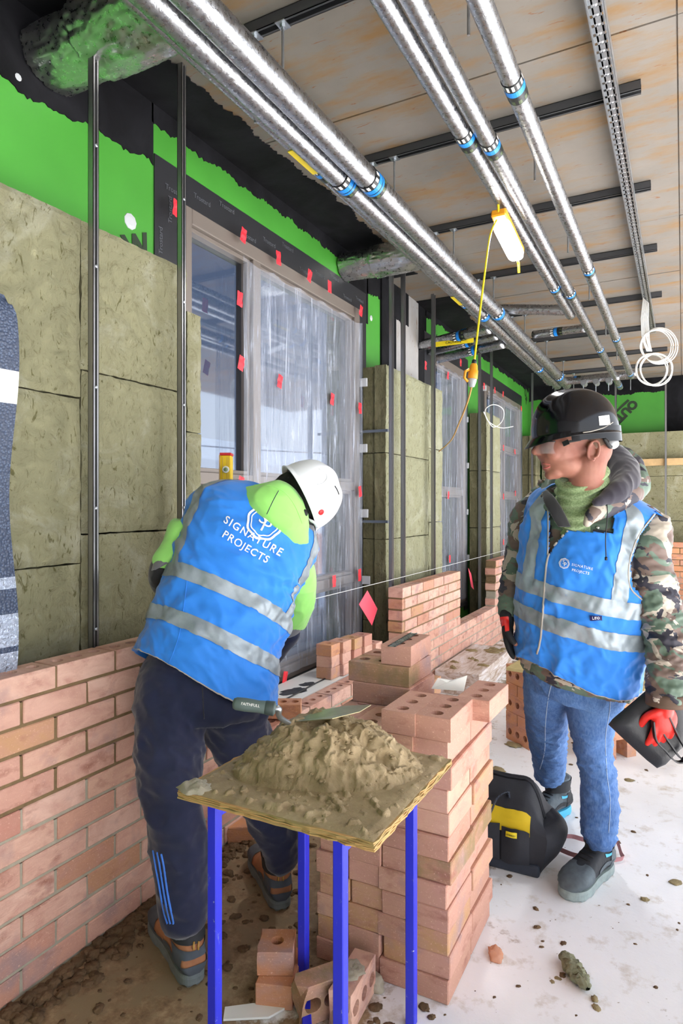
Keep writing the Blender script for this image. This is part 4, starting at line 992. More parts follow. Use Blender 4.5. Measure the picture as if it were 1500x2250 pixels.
def sub(mb_fn, seg, rows, u0, u1, v0, v1, off, thick=True, extra=None):
    """a patch of a lofted garment, lifted off it by off"""
    nu = max(2, int((u1 - u0) * seg) + 1); nv = max(2, int((v1 - v0) * rows) + 1); e = 1e-3
    def fn(u, v):
        U, W = u0 + (u1 - u0) * u, v0 + (v1 - v0) * v; p = mb_fn(U, W)
        n_ = (mb_fn(U + e, W) - p).cross(mb_fn(U, W + e) - p) if W < 1 - e else (mb_fn(U + e, W) - p).cross(p - mb_fn(U, W - e))
        n_ = n_.normalized(); c_ = V((0, 0, 0))
        for k_ in range(8): c_ += mb_fn(k_ / 8, W) / 8
        return p + (n_ if n_.dot(p - c_) > 0 else -n_) * off
    return MB().grid(nu, nv, fn)
# ---------------------------------------------------------------- cloth and skin
def cloth(key, h, rough=.85, weave=220, var=.1, sheen=.3):
    m = Mt(key, hx(h), rough); co = m.coord('Object'); n = m.noise(co, 9, 4); c = hx(h)
    m.col(m.ramp(n, [(.3, tuple(x * (1 - var) for x in c)), (.7, tuple(min(1, x * (1 + var)) for x in c))]))
    m.bump(m.noise(co, weave, 2), .12, .001); m.b.inputs['Sheen Weight'].default_value = sheen; MAT[key] = m.m
cloth('vest_blue', '1f7fe0', .7, 300, .08); cloth('hivis_green', '98e070', .8, 200, .06); cloth('navy', '0e1738', .85, 200, .2); cloth('navy_stripe', '3a7ae0', .8)
cloth('black_cloth', '17171a', .85); cloth('dark_lining', '2b2733', .9); cloth('grey_cloth', '6a6a6e', .85); cloth('piping', 'a79f96', .7)
m = Mt('reflective', hx('8b97a0'), .42, .25); co = m.coord('Object'); m.col(m.ramp(m.noise(co, 11, 5), [(.3, hx('7f8a92')), (.7, hx('a3aeb6'))])); MAT['reflective'] = m.m
m = Mt('jeans', hx('3b66a6'), .85); co = m.coord('Object'); a = m.noise(co, 5, 5); b = m.noise(m.coord('Object', (3, 3, 1)), 60, 3)
c = m.ramp(a, [(.3, hx('294b80')), (.5, hx('37609b')), (.72, hx('5680b8'))]); c = m.mix(.22, c, m.ramp(b, [(.3, hx('274a80')), (.7, hx('9ab8e0'))])); m.col(c); m.bump(m.noise(co, 260, 2), .2, .001); MAT['jeans'] = m.m
cloth('jean_stitch', '9fb2cc'); simple('navy_tag', '14165a', .5); simple('cuff_brown', '5b4638', .8)
def camo():
    m = Mt('camouflage', (.3, .3, .2), .62); co = m.coord('Object', (1.0, 1.0, 1.5)); n1 = m.noise(co, 6.5, 3, .5, 1.4)
    c = m.ramp(n1, [(0, hx('6d5a52')), (.47, hx('6d5a52')), (.475, hx('5d6f60')), (1, hx('5d6f60'))], 'CONSTANT')
    mp = m.n.new('ShaderNodeMapping'); mp.inputs['Location'].default_value = (3, 7, 2); m.L(co, mp.inputs[0])
    n2 = m.noise(mp.outputs[0], 6.2, 3, .5, 1.8); c = m.mix(m.ramp(n2, [(0, (0, 0, 0)), (.575, (1, 1, 1))], 'CONSTANT'), c, hx('b3a89a'))
    mp2 = m.n.new('ShaderNodeMapping'); mp2.inputs['Location'].default_value = (13, 2, 9); m.L(co, mp2.inputs[0])
    n3 = m.noise(mp2.outputs[0], 7.5, 3, .5, 1.6); c = m.mix(m.ramp(n3, [(0, (0, 0, 0)), (.585, (1, 1, 1))], 'CONSTANT'), c, hx('2e2c38'))
    m.col(c); m.bump(m.noise(m.coord('Object'), 240, 2), .1, .001); MAT['camouflage'] = m.m
camo()
m = Mt('skin', hx('c0876f'), .5, Subsurface_Weight=.1); m.b.inputs['Subsurface Radius'].default_value = (.01, .004, .002); co = m.coord('Object'); m.col(m.ramp(m.noise(co, 14, 4), [(.35, hx('8a5547')), (.65, hx('9a6755'))])); m.b.inputs['Roughness'].default_value = .62; MAT['skin'] = m.m
simple('lip', 'b8605a', .5); simple('brow_hair', '5a4334', .9, bump=(200, .5, .002)); simple('eye_white', 'e8e4e0', .3); simple('iris', '3d4a52', .3)
m = Mt('gaiter', hx('8fa575'), .95); co = m.coord('Object'); m.col(m.ramp(m.noise(co, 180, 3), [(.3, hx('6f8458')), (.7, hx('a3b68a'))])); m.bump(m.noise(co, 240, 2), .3, .001); MAT['gaiter'] = m.m
simple('helmet_black', '0b0c12', .13, Specular_IOR_Level=.4); simple('helmet_white', 'e9edf2', .3); simple('strap_black', '111113', .7); simple('dot_red', 'c01a1e', .4)
simple('glove_red', 'e02a22', .45, bump=(90, .3, .002)); simple('glove_black', '16171a', .8, bump=(160, .3, .001))
simple('leather_grey', '566066', .7, var=.35, scale=22, bump=(120, .3, .002)); simple('leather_dark', '2a2c30', .7, bump=(100, .3, .002)); simple('sole_grey', '8d9a98', .75, var=.2, scale=30); simple('accent_cyan', '4fb8de', .5)
simple('leather_tan', 'a8714e', .75, var=.15, scale=16, bump=(90, .3, .002)); simple('trim_slate', '4e5660', .75, var=.15, scale=20)
m = Mt('lens', (.92, .95, 1), .03, Alpha=.28); m.b.inputs['Alpha'].default_value = .14; MAT['lens'] = m.m
simple('metal_snap', 'c8c8c4', .3, .9); simple('lace', '1c1d20', .8)
def mix3(a, b, c, A, B, D): return (A * a + B * b + D * c)
# ---------------------------------------------------------------- helmets, boots, hands
def helmet(c, up, front, a, b, h, mat, parent, peak=.05, name='helmet'):
    up = V(up).normalized(); front = V(front); front = (front - up * front.dot(up)).normalized(); lat = front.cross(up)
    c = V(c)
    def fn(u, v, o=0):
        an = 2 * PI * u; f = max(0, math.cos(an)); ph = min(v / .84, 1) * PI / 2; e = 1 + .0 * v
        s, k = math.sin(ph) ** .82, math.cos(ph) ** .9 if ph < PI / 2 - .001 else 0
        x, y, z = b * math.cos(an) * s, a * math.sin(an) * s, h * k
        ridge = .006 * math.exp(-(y / .022) ** 2) * (1 if z > .35 * h else 0) + .004 * math.exp(-((abs(y) - .06) / .012) ** 2) * (1 if z > .45 * h else 0)
        p = V((x, y, z + ridge)) 
        if v > .84:
            t = (v - .84) / .16; rad = 1 + t * (.05 + peak / b * max(0, math.cos(an)) ** 3 * 1.0)
            p = V((x * rad, y * (1 + t * .06), -t * (.014 + .022 * f ** 3)))
        n_ = V((math.cos(an) * a, math.sin(an) * b, .08 if v < .8 else 0)).normalized()
        p = p + n_ * o
        return c + front * p.x + lat * p.y + up * p.z
    mb = MB().grid(64, 44, lambda u, v: fn(u, v), wrap=True); mi = MB().grid(64, 44, lambda u, v: fn(u, v, -.004), wrap=True)
    k = len(mb.v); mb.add(mi.v, [list(reversed(f)) for f in mi.f]); base = 43 * 64
    for i in range(64): mb.f.append([base + i, base + (i + 1) % 64, k + base + (i + 1) % 64, k + base + i]); mb.mi.append(0)
    mb.f += [list(range(63, -1, -1)), [k + i for i in range(64)]]; mb.mi += [0, 0]
    ho = thing(name, None, None, c) if False else put(name, mb, mat, parent, smooth=True, fix=False)
    # harness band inside
    return ho, (front, lat, up, fn)
def boot(heel, fwd, mats, parent, name='boot', L_=.30, lift=0., tilt=0., shaft=.15, patch=None):
    """heel = ground point under the heel; mats = (upper, trim, sole, accent)"""
    fwd = V(fwd).normalized(); sd = UP.cross(fwd).normalized(); heel = V(heel) + UP * lift
    up2 = (UP * math.cos(tilt) - fwd * math.sin(tilt)); fw2 = (fwd * math.cos(tilt) + UP * math.sin(tilt))
    Q = lambda x, y, z: heel + fw2 * x + sd * y + up2 * z
    b = put(name, MB(), mats[0], parent) if False else None
    st = []
    prof = [(-.016, .024, .03, .06), (-.004, .037, .03, .10), (.05, .043, .028, .115), (.10, .043, .028, .12), (.15, .046, .027, .105), (.20, .052, .027, .088), (.245, .053, .027, .078), (.28, .043, .027, .068), (.30, .020, .028, .048)]
    for x, hw, z0, z1 in prof: st.append((Q(x * L_ / .30, 0, (z0 + z1) / 2), sd, up2, hw, (z1 - z0) / 2))
    up_ = loft(st, 5, 32, .8)
    sh = loft([(Q(.045, 0, .06), fw2, sd, .062, .044), (Q(.048, 0, .10), fw2, sd, .062, .045), (Q(.055, 0, .135), fw2, sd, .060, .048), (Q(.052, 0, shaft + .01), fw2, sd, .064, .053)], 4, 32)
    to = loft([(Q(.10, 0, .085), fw2, sd, .03, .028), (Q(.085, 0, .12), fw2, sd, .03, .030), (Q(.08, 0, shaft + .005), fw2, sd, .03, .032)], 3, 20)
    u = union([up_, sh, to], .0045, 5, disp=lambda p: .0016 * nz(p, 45) + .0010 * nz(p, 110)); tr = bvh(u)
    bo = put(name, u, mats[0], parent, smooth=True, fix=False)
    def outl(k, z, ex=0.):
        o = []
        for x, hw in ((-.020, .0), (-.015, .022), (.005, .036), (.05, .042), (.10, .040), (.15, .043), (.20, .051), (.25, .053), (.285, .040), (.303, .018), (.308, 0)): o.append((x * L_ / .30, hw + ex))
        pts = [Q(x, y, z) for x, y in o] + [Q(x, -y, z) for x, y in reversed(o[1:-1])]; return pts
    ps = [V(q) for q in outl(0, 0)]; cp = cr([tuple(q) for q in ps + [ps[0]]], 3)[:-1]; mb = MB(); n_ = len(cp); vs = []
    for zz, sc in ((.0, .97), (.008, 1.0), (.024, 1.0), (.034, .97)):
        for i, q in enumerate(cp):
            cen = Q(.14 * L_ / .3, 0, 0); d = V(q) - cen; vs.append(cen + d * sc + up2 * (zz + (.006 if zz == 0 and i % 4 < 2 else 0)))
    mb.add(vs, [(r * n_ + i, r * n_ + (i + 1) % n_, (r + 1) * n_ + (i + 1) % n_, (r + 1) * n_ + i) for r in range(3) for i in range(n_)] + [list(range(n_ - 1, -1, -1)), [3 * n_ + i for i in range(n_)]])
    put('sole', mb, mats[2], bo, smooth=False)
    def wrap(nm, x0, x1, z0, z1, mat, off=.002, sides=(-1, 1), curve=0.):
        for s in sides:
            m2 = MB(); nu, nv = 14, 7; ok = []
            def g(u, v):
                x = x0 + (x1 - x0) * u; z = z0 + (z1 - z0) * v + curve * math.sin(u * PI)
                o = Q(x, s * .12, z); h = tr.ray_cast(o, -sd * s); return (h[0] + sd * s * off) if h[0] is not None else Q(x, s * .03, z)
            m2.grid(nu, nv, g); put(nm, m2, mat, bo, smooth=True, fix=False)
    # toe cap
    m2 = MB()
    def tc(u, v):
        a = (u - .5) * PI * 1.15; q = Q((.205 - .01 * v) * L_ / .3, 0, .034 + .0 * v); d = (fw2 * math.cos(a) * 1 + sd * math.sin(a)) * math.cos(v * PI * .42) + up2 * math.sin(v * PI * .42)
        h = tr.ray_cast(q + d * .2, -d); return h[0] + d * .0028 if h[0] is not None else q + d * .05
    m2.grid(26, 12, tc); put('toe_cap', m2, mats[1], bo, smooth=True, fix=False)
    wrap('side_panel', .03, .14, .045, .062, mats[1], .0022, curve=.012); wrap('accent', .035, .085, .092, .103, mats[3], .0026, curve=-.004)
    wrap('heel_counter', -.006, .05, .038, .085, mats[1], .0024)
    def band(nm, z0, z1, mat, off, a0=0., a1=1., slope=0., nu=44):
        cx = .05
        def g(u, v):
            a = 2 * PI * (a0 + (a1 - a0) * u); dd = -fw2 * math.cos(a) + sd * math.sin(a); z = z0 + (z1 - z0) * v + slope * (1 - math.cos(a)) * .5
            h = tr.ray_cast(Q(cx, 0, z) + dd * .25, -dd); return (h[0] + dd * off) if h[0] is not None else Q(cx, 0, z) + dd * .05
        return put(nm, MB().grid(nu, 7, g), mat, bo, smooth=True, fix=False)
    band('collar', shaft - .045, shaft + .004, 'leather_dark', .004)
    band('heel_band', .034, .060, mats[1], .0035, -.25, .25, .01); band('heel_band', .078, .100, mats[1], .003, -.25, .25, .02)
    # laces
    lm = MB()
    for k in range(6):
        t = k / 5; x = .165 - .075 * t; z = .10 + (shaft - .105) * t * .9; w_ = .024
        def hit(y, x=x, z=z):
            dd = (fw2 * .75 + up2 * .66).normalized(); h = tr.ray_cast(Q(x, y, z) + dd * .15, -dd); return (h[0] + dd * .003) if h[0] is not None else Q(x, y, z)
        lm.tube([hit(-w_), hit(-w_ * .4), hit(w_ * .4), hit(w_)], .0026, 6)
    put('laces', lm, 'lace', bo, smooth=True, fix=False, kind='stuff')
    return bo, tr
def hand(w_, D, Nn, S_, curl=.5, scale=1.0, grow=0., spread=.12, tips=1.0):
    """wrist w_, fingers along D, palm facing Nn, thumb on the side S_; five fingers, bent towards the palm"""
    D, Nn, S_ = V(D).normalized(), V(Nn).normalized(), V(S_).normalized(); k = scale; out = []
    out.append(limb([(w_, .026 * k), (w_ + D * .03 * k, .024 * k)], seg=16))
    out.append(ball(w_ + D * .052 * k, (D, S_, Nn), (.050 * k + grow, .041 * k + grow, .017 * k + grow)))
    for i, (ly, ln, r) in enumerate(((.030, .076, .0092), (.010, .084, .0096), (-.011, .078, .0092), (-.030, .062, .0082))):
        base = w_ + D * (.083 - .004 * abs(i - 1)) * k + S_ * ly * k; a = curl * (.55 + .12 * i); d = (D + S_ * spread * (1.3 - i) * .6).normalized(); pts = [(base - D * .03 * k, r * k + grow), (base, r * k + grow)]
        p = base
        for s, fr in enumerate((.45, .32, .23)):
            an = a * (1 + s * .9); dd = (d * math.cos(an) + Nn * math.sin(an)).normalized(); p = p + dd * ln * fr * k * (tips if s == 2 else 1); pts.append((p, (r - .0008 * (s + 1)) * k + grow))
        out.append(limb(pts, seg=12, n=3))
    tb = w_ + D * .028 * k + S_ * .030 * k; t1 = tb + (D * .55 + S_ * .65 + Nn * .35).normalized() * .034 * k; t2 = t1 + (D * .85 + S_ * .25 + Nn * .5).normalized() * .030 * k; t3 = t2 + (D * .85 + Nn * .6).normalized() * .022 * k * tips
    out.append(limb([(w_ + D * .02 * k + S_ * .012 * k, .013 * k + grow), (tb, .0125 * k + grow), (t1, .0108 * k + grow), (t2, .0100 * k + grow), (t3, .0088 * k + grow)], seg=12, n=3)); return out
def emblem(t, px, py, ang, size, parent):
    printed(t, ringmesh(size * .44, size * .50, 48, oct_=1), 0, px, py, ang, 'white_plastic', parent, 'emblem_ring'); printed(t, ringmesh(size * .36, size * .39, 48, oct_=1), 0, px, py, ang, 'white_plastic', parent, 'emblem_ring')
    a = math.radians(ang); k = size * .09 * FPX / 2.1
    printed(t, 'S', size * .52, px - k * math.cos(a) * .8 + k * math.sin(a) * 1.0, py - k * math.sin(a) * .8 - k * math.cos(a) * 1.0, ang, 'white_plastic', parent, 'emblem_letter')
    printed(t, 'P', size * .52, px + k * math.cos(a) * 1.0 - k * math.sin(a) * 1.0, py + k * math.sin(a) * 1.0 + k * math.cos(a) * 1.0, ang, 'white_plastic', parent, 'emblem_letter')
# ================================================================ the standing man in jeans and camouflage jacket
th = math.radians(37); tl = math.radians(11)
mf = -FW * math.cos(th) - RT * math.sin(th); ml0 = RT * math.cos(th) - FW * math.sin(th); ml = ml0 * math.cos(tl) - UP * math.sin(tl); mu = mf.cross(ml) * -1
if mu.z < 0: mu = -mu
man = thing('person', 'person standing in black helmet, camouflage jacket, blue vest and jeans, holding a black case', 'person', (P(1260, 1500, 2.45).x, P(1260, 1500, 2.45).y, 0))
# head in its own frame: face to the left of the picture
hd = 2.12; hk = hd / FPX; hF = (-RT * .985 - FW * .05 + UP * .0).normalized(); hL = (-FW * .985 + RT * .05).normalized(); hU = UP
hc = P(1262, 945, hd)
def H(px, py, lat=0.): return hc + hF * (1262 - px) * hk + hU * (945 - py) * hk + hL * lat
AX = (hF, hL, hU)
tlt = lambda a: ((hF * math.cos(a) + hU * math.sin(a)), hL, (hU * math.cos(a) - hF * math.sin(a)))
parts = [ball(H(1264, 940), AX, (.112, .086, .112)), ball(H(1228, 985), AX, (.072, .068, .078)), ball(H(1238, 1018), tlt(.25), (.066, .062, .046)), ball(H(1218, 1037), AX, (.030, .036, .024)), ball(H(1207, 1043), AX, (.017, .022, .017)),
         limb([(H(1190, 966), .010), (H(1182, 980), .0115), (H(1174, 992), .0135)], seg=14), ball(H(1183, 997, .009), AX, (.012, .009, .009)), ball(H(1183, 997, -.009), AX, (.012, .009, .009)),
         ball(H(1191, 962), AX, (.016, .056, .012)), ball(H(1197, 1019), AX, (.014, .024, .0085)), ball(H(1199, 1029), AX, (.013, .021, .0085)), ball(H(1208, 998, .036), AX, (.030, .026, .026)), ball(H(1208, 998, -.036), AX, (.030, .026, .026)),
         ball(H(1300, 985), AX, (.065, .066, .07)),
         limb([(H(1292, 1000), .064), (H(1288, 1050), .056), (P(1288, 1120, 2.24), .052), (P(1296, 1200, 2.27), .06)], seg=24)]
for s in (1, -1):
    e = H(1277, 995, s * .082); parts.append(ball(e - hL * s * .004, tlt(-.25), (.017, .008, .028)))
    ring = [e + (hF * math.cos(a) * .017 + hU * math.sin(a) * .031 + hF * (-.25) * math.sin(a) * .02) + hL * s * (.006 + .006 * (math.cos(a) < .3)) for a in [k * PI / 8 for k in range(-5, 11)]]; parts.append(MB().tube(ring, .0052, 8))
    parts.append(ball(e - hU * .027 + hL * s * .003, AX, (.009, .006, .010)))
# arms, trunk and legs of the same continuous body
shL, elL, wrL = P(1425, 1165, 2.14), P(1448, 1330, 2.12), P(1462, 1535, 2.06)
shR, elR, wrR = P(1172, 1105, 2.40), P(1136, 1235, 2.46), P(1117, 1345, 2.42)
hipL, knL, anL = P(1300, 1520, 2.34), P(1307, 1665, 2.36), P(1318, 1835, 2.36)
hipR, knR, anR = P(1205, 1500, 2.44), P(1206, 1600, 2.62), P(1206, 1705, 2.84)
trunk = loft([(P(1262, 1500, 2.36), ml, mf, .165, .11), (P(1272, 1400, 2.31), ml, mf, .165, .11), (P(1280, 1300, 2.28), ml, mf, .165, .115), (P(1292, 1200, 2.27), ml, mf, .18, .115), (P(1302, 1135, 2.26), ml, mf, .18, .10), (P(1300, 1095, 2.25), ml, mf, .12, .075)], 4, 32)
parts += [trunk, limb([(shL, .046), (elL, .040), (wrL, .030)]), limb([(shR, .040), (elR, .036), (wrR, .029)]), limb([(P(1420, 1175, 2.15), .045), (P(1300, 1150, 2.26), .06), (P(1180, 1135, 2.38), .040)]),
          limb([(P(1300, 1490, 2.34), .07), (knL, .045), (anL, .038)]), limb([(P(1208, 1480, 2.43), .07), (knR, .045), (anR, .036)]), limb([(P(1298, 1460, 2.34), .075), (P(1215, 1450, 2.42), .075)])]
hR = dict(D=(-UP * 1.0 + RT * .06), Nn=(RT * .75 - FW * .35), S_=(-FW * .85 - RT * .45)); 
hL_ = dict(D=(-UP * .97 - RT * .12), Nn=(FW * .98), S_=(-RT * .98 + UP * .12))
wr_r, wr_l = P(1113, 1352, 2.40), P(1464, 1550, 2.03)
parts += hand(wr_r, curl=.42, scale=1.0, tips=1.05, **hR) + hand(wr_l, curl=.42, scale=.86, **hL_)
body = union(parts, .0042, 3, disp=lambda p: .0003 * nz(p, 60))
put('body', body, 'skin', man, smooth=True, fix=False)
# face details
tb = bvh(body)
put('lips', onsurf(tb, [(1192, 1018), (1200, 1020), (1208, 1021)],   .0022, -.0006, 4).add(*(lambda q: (q.v, q.f))(onsurf(tb, [(1194, 1029), (1201, 1028), (1208, 1025)],   .0026, -.0006, 4))), 'lip', man, smooth=True)
for s in (1, -1):
    ey = put('eye', ball(H(1203, 980, s * .033), AX, (.0115, .0115, .0115)), 'eye_white', man, smooth=True); put('iris', ball(H(1197, 980, s * .034), AX, (.006, .006, .006)), 'iris', ey, smooth=True)
    put('eyebrow', MB().tube([H(1189, 967, s * .022), H(1192, 964, s * .040), H(1201, 964, s * .058)], [.003, .004, .002], 8), 'brow_hair', man, smooth=True)
# short cropped hair under the rim
put('hair', displaced(ball(H(1280, 948), AX, (.100, .0845, .098)), lambda p: .001 * nz(p, 200)), 'brow_hair', man, smooth=True)
# helmet
hup = (UP * .985 - hF * -.10).normalized(); hup = (UP * .99 + hF * .09).normalized(); hfr = (hF * .99 - UP * .09 - UP * .02)
ho, (f_, l_, u_, hfn) = helmet(H(1262, 953), hup, hfr, .118, .140, .142, 'helmet_black', man, peak=.022, name='helmet')
put('rim_band', MB().grid(48, 6, lambda u, v: H(1262, 953) + f_ * (math.cos(PI * (u * 1.25 + .38)) * .146) + l_ * (math.sin(PI * (u * 1.25 + .38)) * .120) + u_ * (.010 - .040 * v - (.010 if abs(u - .5) < .3 else 0) * v)), 'helmet_black', ho, smooth=True, fix=False)
hb = MB().grid(64, 44, lambda u, v: hfn(u, v), wrap=True); th_ = bvh(hb)
def patch(t, quad, off, mat, name, parent, n=8):
    a, b, c, d = [V((x, y, 0)) for x, y in quad]
    def g(u, v): q = (a.lerp(b, u)).lerp(d.lerp(c, u), v); p = surf(t, q.x, q.y, off); return p if p is not None else CO
    mb = MB().grid(n, n, g); mb.f = [f for f in mb.f if all((mb.v[i] - CO).length > .01 for i in f)]; mb.mi = [0] * len(mb.f); return put(name, mb, mat, parent, smooth=True, fix=False)
st_ = patch(th_, [(1314, 915), (1337, 912), (1340, 934), (1316, 937)], .0015, 'white_plastic', 'sticker', ho)
printed(th_, '|.|..|', .012, 1327, 918, -5, 'band_black', st_, 'sticker_print', off=.0024); printed(th_, '....|.', .012, 1328, 927, -5, 'band_olive', st_, 'sticker_print', off=.0024)
put('rim_strip', onsurf(th_, [(1280, 951), (1300, 948), (1325, 940), (1345, 928)], .0016, .0015), 'piping', ho, smooth=True)
put('chin_strap', MB().tube(cr([H(1300, 968, .09), H(1312, 982, .080), H(1325, 985, .060), H(1338, 968, .05)], 5), .006, 8), 'strap_black', ho, smooth=True)
put('adjuster', MB().lathe(H(1330, 978, .05), hL, [(.016, 0), (.018, .006), (.016, .016)], 16), 'grey_plastic', ho, smooth=True)
# safety glasses
gs = thing('safety_glasses', None, None, H(1200, 980)) if False else None
def lensf(u, v):
    a = -1.25 + 2.5 * u; return H(1205, 972 + 26 * v) + hF * (.056 * math.cos(a) - .012 + .006 * math.sin(v * PI)) + hL * (.072 * math.sin(a)) - hU * (.004 * abs(math.sin(a)))
gl_ = put('safety_glasses', MB().grid(30, 8, lensf), 'lens', man, smooth=True, fix=False)
for s in (1, -1): put('temple', MB().bar(H(1216, 981, s * .073), H(1226, 976, s * .085), .004, .016).bar(H(1226, 976, s * .085), H(1250, 972, s * .090), .003, .008).bar(H(1250, 972, s * .090), H(1282, 966, s * .089), .003, .005), 'black_plastic', gl_, bev=.001)
put('brow_bar', MB().tube([lensf(u / 20, 0) for u in range(21)], .002, 6), 'black_plastic', gl_, smooth=True)
# neck gaiter
gx = (ml0 * .93 + UP * .36).normalized(); gx = (RT * .90 + UP * .40 - FW * .1).normalized(); gy = (-FW * .9 - UP * .30); gy = (gy - gx * gy.dot(gx)).normalized()
gt = loft([(P(1278, 1034, 2.155), gx, gy, .079, .080), (P(1277, 1052, 2.16), gx, gy, .086, .084), (P(1276, 1075, 2.17), gx, gy, .084, .086), (P(1270, 1100, 2.19), (gx + RT * .3).normalized(), gy, .076, .088), (P(1262, 1135, 2.21), RT, gy, .066, .094), (P(1262, 1180, 2.22), RT, gy, .06, .09)], 12, 96)
nax = gx.cross(gy).normalized()
gt = displaced(gt, lambda p: (lambda t: .0055 * math.sin(t * 210 + 3 * nz(p, 9)) * (1 if t > -.06 else .3) + .003 * nz(p, 30))((p - P(1276, 1065, 2.16)).dot(nax)))
put('neck_gaiter', gt, 'gaiter', man, smooth=True)
# jeans
jl = [(P(1302, 1500, 2.34), .104), (P(1299, 1560, 2.33), .087), (P(1302, 1640, 2.35), .066), (P(1314, 1700, 2.36), .060), (P(1318, 1770, 2.36), .066), (P(1315, 1832, 2.36), .058)]
jr = [(P(1208, 1490, 2.42), .098), (P(1200, 1555, 2.5), .082), (P(1202, 1620, 2.66), .073), (P(1206, 1665, 2.76), .068), (P(1206, 1696, 2.84), .062)]
hipj = loft([(P(1264, 1400, 2.33), ml, mf, .175, .125), (P(1262, 1480, 2.35), ml, mf, .190, .135), (P(1258, 1530, 2.37), ml, mf, .17, .12)], 4, 32)
fd1 = folds(.010, 13, 2, UP, 1.9, 1.2); fd2 = folds(.006, 22, 5, (RT * .5 + UP), 1.5)
def jd(p):
    k = .3 + 1.0 * max(0, 1 - abs(p.z - .42) / .22) + 1.1 * max(0, 1 - abs(p.z - .16) / .14) + .5 * max(0, 1 - abs(p.z - .75) / .12); return fd1(p) * k + fd2(p) * k * .7
jn = union([hipj, limb(jl, seg=28), limb(jr, seg=28)], .0065, 4, disp=jd); jt = bvh(jn)
jo = put('jeans', jn, 'jeans', man, smooth=True, fix=False)
for q in ([(1342, 1500), (1339, 1560), (1330, 1620), (1333, 1700), (1340, 1760), (1337, 1830)], [(1218, 1480), (1205, 1530), (1198, 1590), (1196, 1650), (1186, 1690)]): put('seam', onsurf(jt, q, .0013, .0004, 10), 'jean_stitch', jo, smooth=True)
# boots
gT, gH = at(1250, 1972, Z=0), at(1336, 1905, Z=0); dd = (gT - gH); boot(gH + dd.normalized() * .02, dd, ('leather_dark', 'leather_grey', 'sole_grey', 'accent_cyan'), man, L_=dd.length, shaft=.17)
gH2 = at(1240, 1781, Z=0); boot(gH2, (-RT * .8 - FW * .62), ('leather_grey', 'leather_dark', 'accent_cyan', 'accent_cyan'), man, L_=.29, shaft=.16)
# jacket
sleeveL = loft([(P(1372, 1120, 2.22), -FW, UP, .07, .07), (P(1415, 1160, 2.15), (RT + UP * .5).normalized(), -FW, .082, .075), (P(1424, 1230, 2.12), RT, -FW, .068, .066), (P(1436, 1300, 2.11), RT, -FW, .071, .068), (P(1460, 1370, 2.10), RT, -FW, .072, .068), (P(1471, 1440, 2.07), RT, -FW, .066, .062), (P(1470, 1500, 2.05), RT, -FW, .066, .060), (P(1466, 1536, 2.04), RT, -FW, .060, .055)], 6, 36)
sleeveR = loft([(P(1190, 1085, 2.36), -FW, UP, .06, .06), (P(1164, 1115, 2.41), RT, -FW, .062, .066), (P(1146, 1200, 2.46), RT, -FW, .056, .060), (P(1131, 1265, 2.47), RT, -FW, .052, .056), (P(1123, 1310, 2.44), RT, -FW, .046, .050), (P(1119, 1352, 2.42), RT, -FW, .040, .045)], 6, 36)
jt_ = loft([(P(1262, 1494, 2.335), ml, mf, .196, .142), (P(1266, 1460, 2.32), ml, mf, .200, .145), (P(1274, 1400, 2.30), ml, mf, .208, .146), (P(1278, 1300, 2.27), ml, mf, .208, .146), (P(1290, 1200, 2.26), ml, mf, .212, .145), (P(1302, 1140, 2.26), ml, mf, .205, .132), (P(1302, 1105, 2.255), ml, mf, .165, .11), (P(1296, 1085, 2.25), ml, mf, .10, .085)], 5, 48)
fj = folds(.013, 13, 8, UP, 2.2, 1.1); fj2 = folds(.006, 26, 1, UP, 2.0)
jk = union([jt_, sleeveL, sleeveR], .006, 3, disp=lambda p: (fj(p) + fj2(p)) * (1.15 if abs((p - P(1450, 1380, 2.1)).dot(RT)) < .09 and p.z < 1.15 else .55))
jo2 = put('jacket', jk, 'camouflage', man, smooth=True, fix=False); jkt = bvh(jk)
put('cuff', loft([(P(1467, 1520, 2.045), RT, -FW, .066, .060), (P(1465, 1548, 2.04), RT, -FW, .064, .058)], 3, 36), MAT['black_cloth'] if False else 'cuff_brown' if 'cuff_brown' in MAT else 'dark_lining', jo2, smooth=True)
# hood thrown back round the neck
hp = [(P(1212, 1120, 2.22), .014), (P(1198, 1095, 2.28), .024), (P(1225, 1050, 2.38), .036), (P(1300, 1008, 2.42), .052), (P(1362, 1018, 2.36), .058), (P(1390, 1062, 2.24), .054), (P(1362, 1098, 2.13), .040), (P(1310, 1125, 2.08), .026), (P(1290, 1150, 2.07), .012)]
hd_ = union([limb(hp, seg=24, n=8)], .005, 4, disp=lambda p: folds(.008, 14, 3)(p)); put('hood', hd_, 'camouflage', man, smooth=True, fix=False)
ln = [(P(1260, 1020, 2.36), .030), (P(1300, 998, 2.36), .040), (P(1352, 1010, 2.30), .050), (P(1374, 1052, 2.19), .046), (P(1348, 1086, 2.09), .032), (P(1310, 1104, 2.06), .012)]
put('hood_lining', union([limb(ln, seg=24, n=8)], .005, 4, disp=lambda p: folds(.008, 12, 9)(p)), 'dark_lining', man, smooth=True, fix=False)
put('collar_lapel', union([loft([(P(1196, 1078, 2.20), (RT + UP * .6).normalized(), -FW, .010, .008), (P(1205, 1096, 2.16), (RT + UP * .6).normalized(), -FW, .020, .010), (P(1222, 1124, 2.13), (RT + UP * .4).normalized(), -FW, .022, .010), (P(1240, 1158, 2.12), RT, -FW, .022, .010)], 5, 24)], .004, 2), 'black_cloth', man, smooth=True, fix=False)
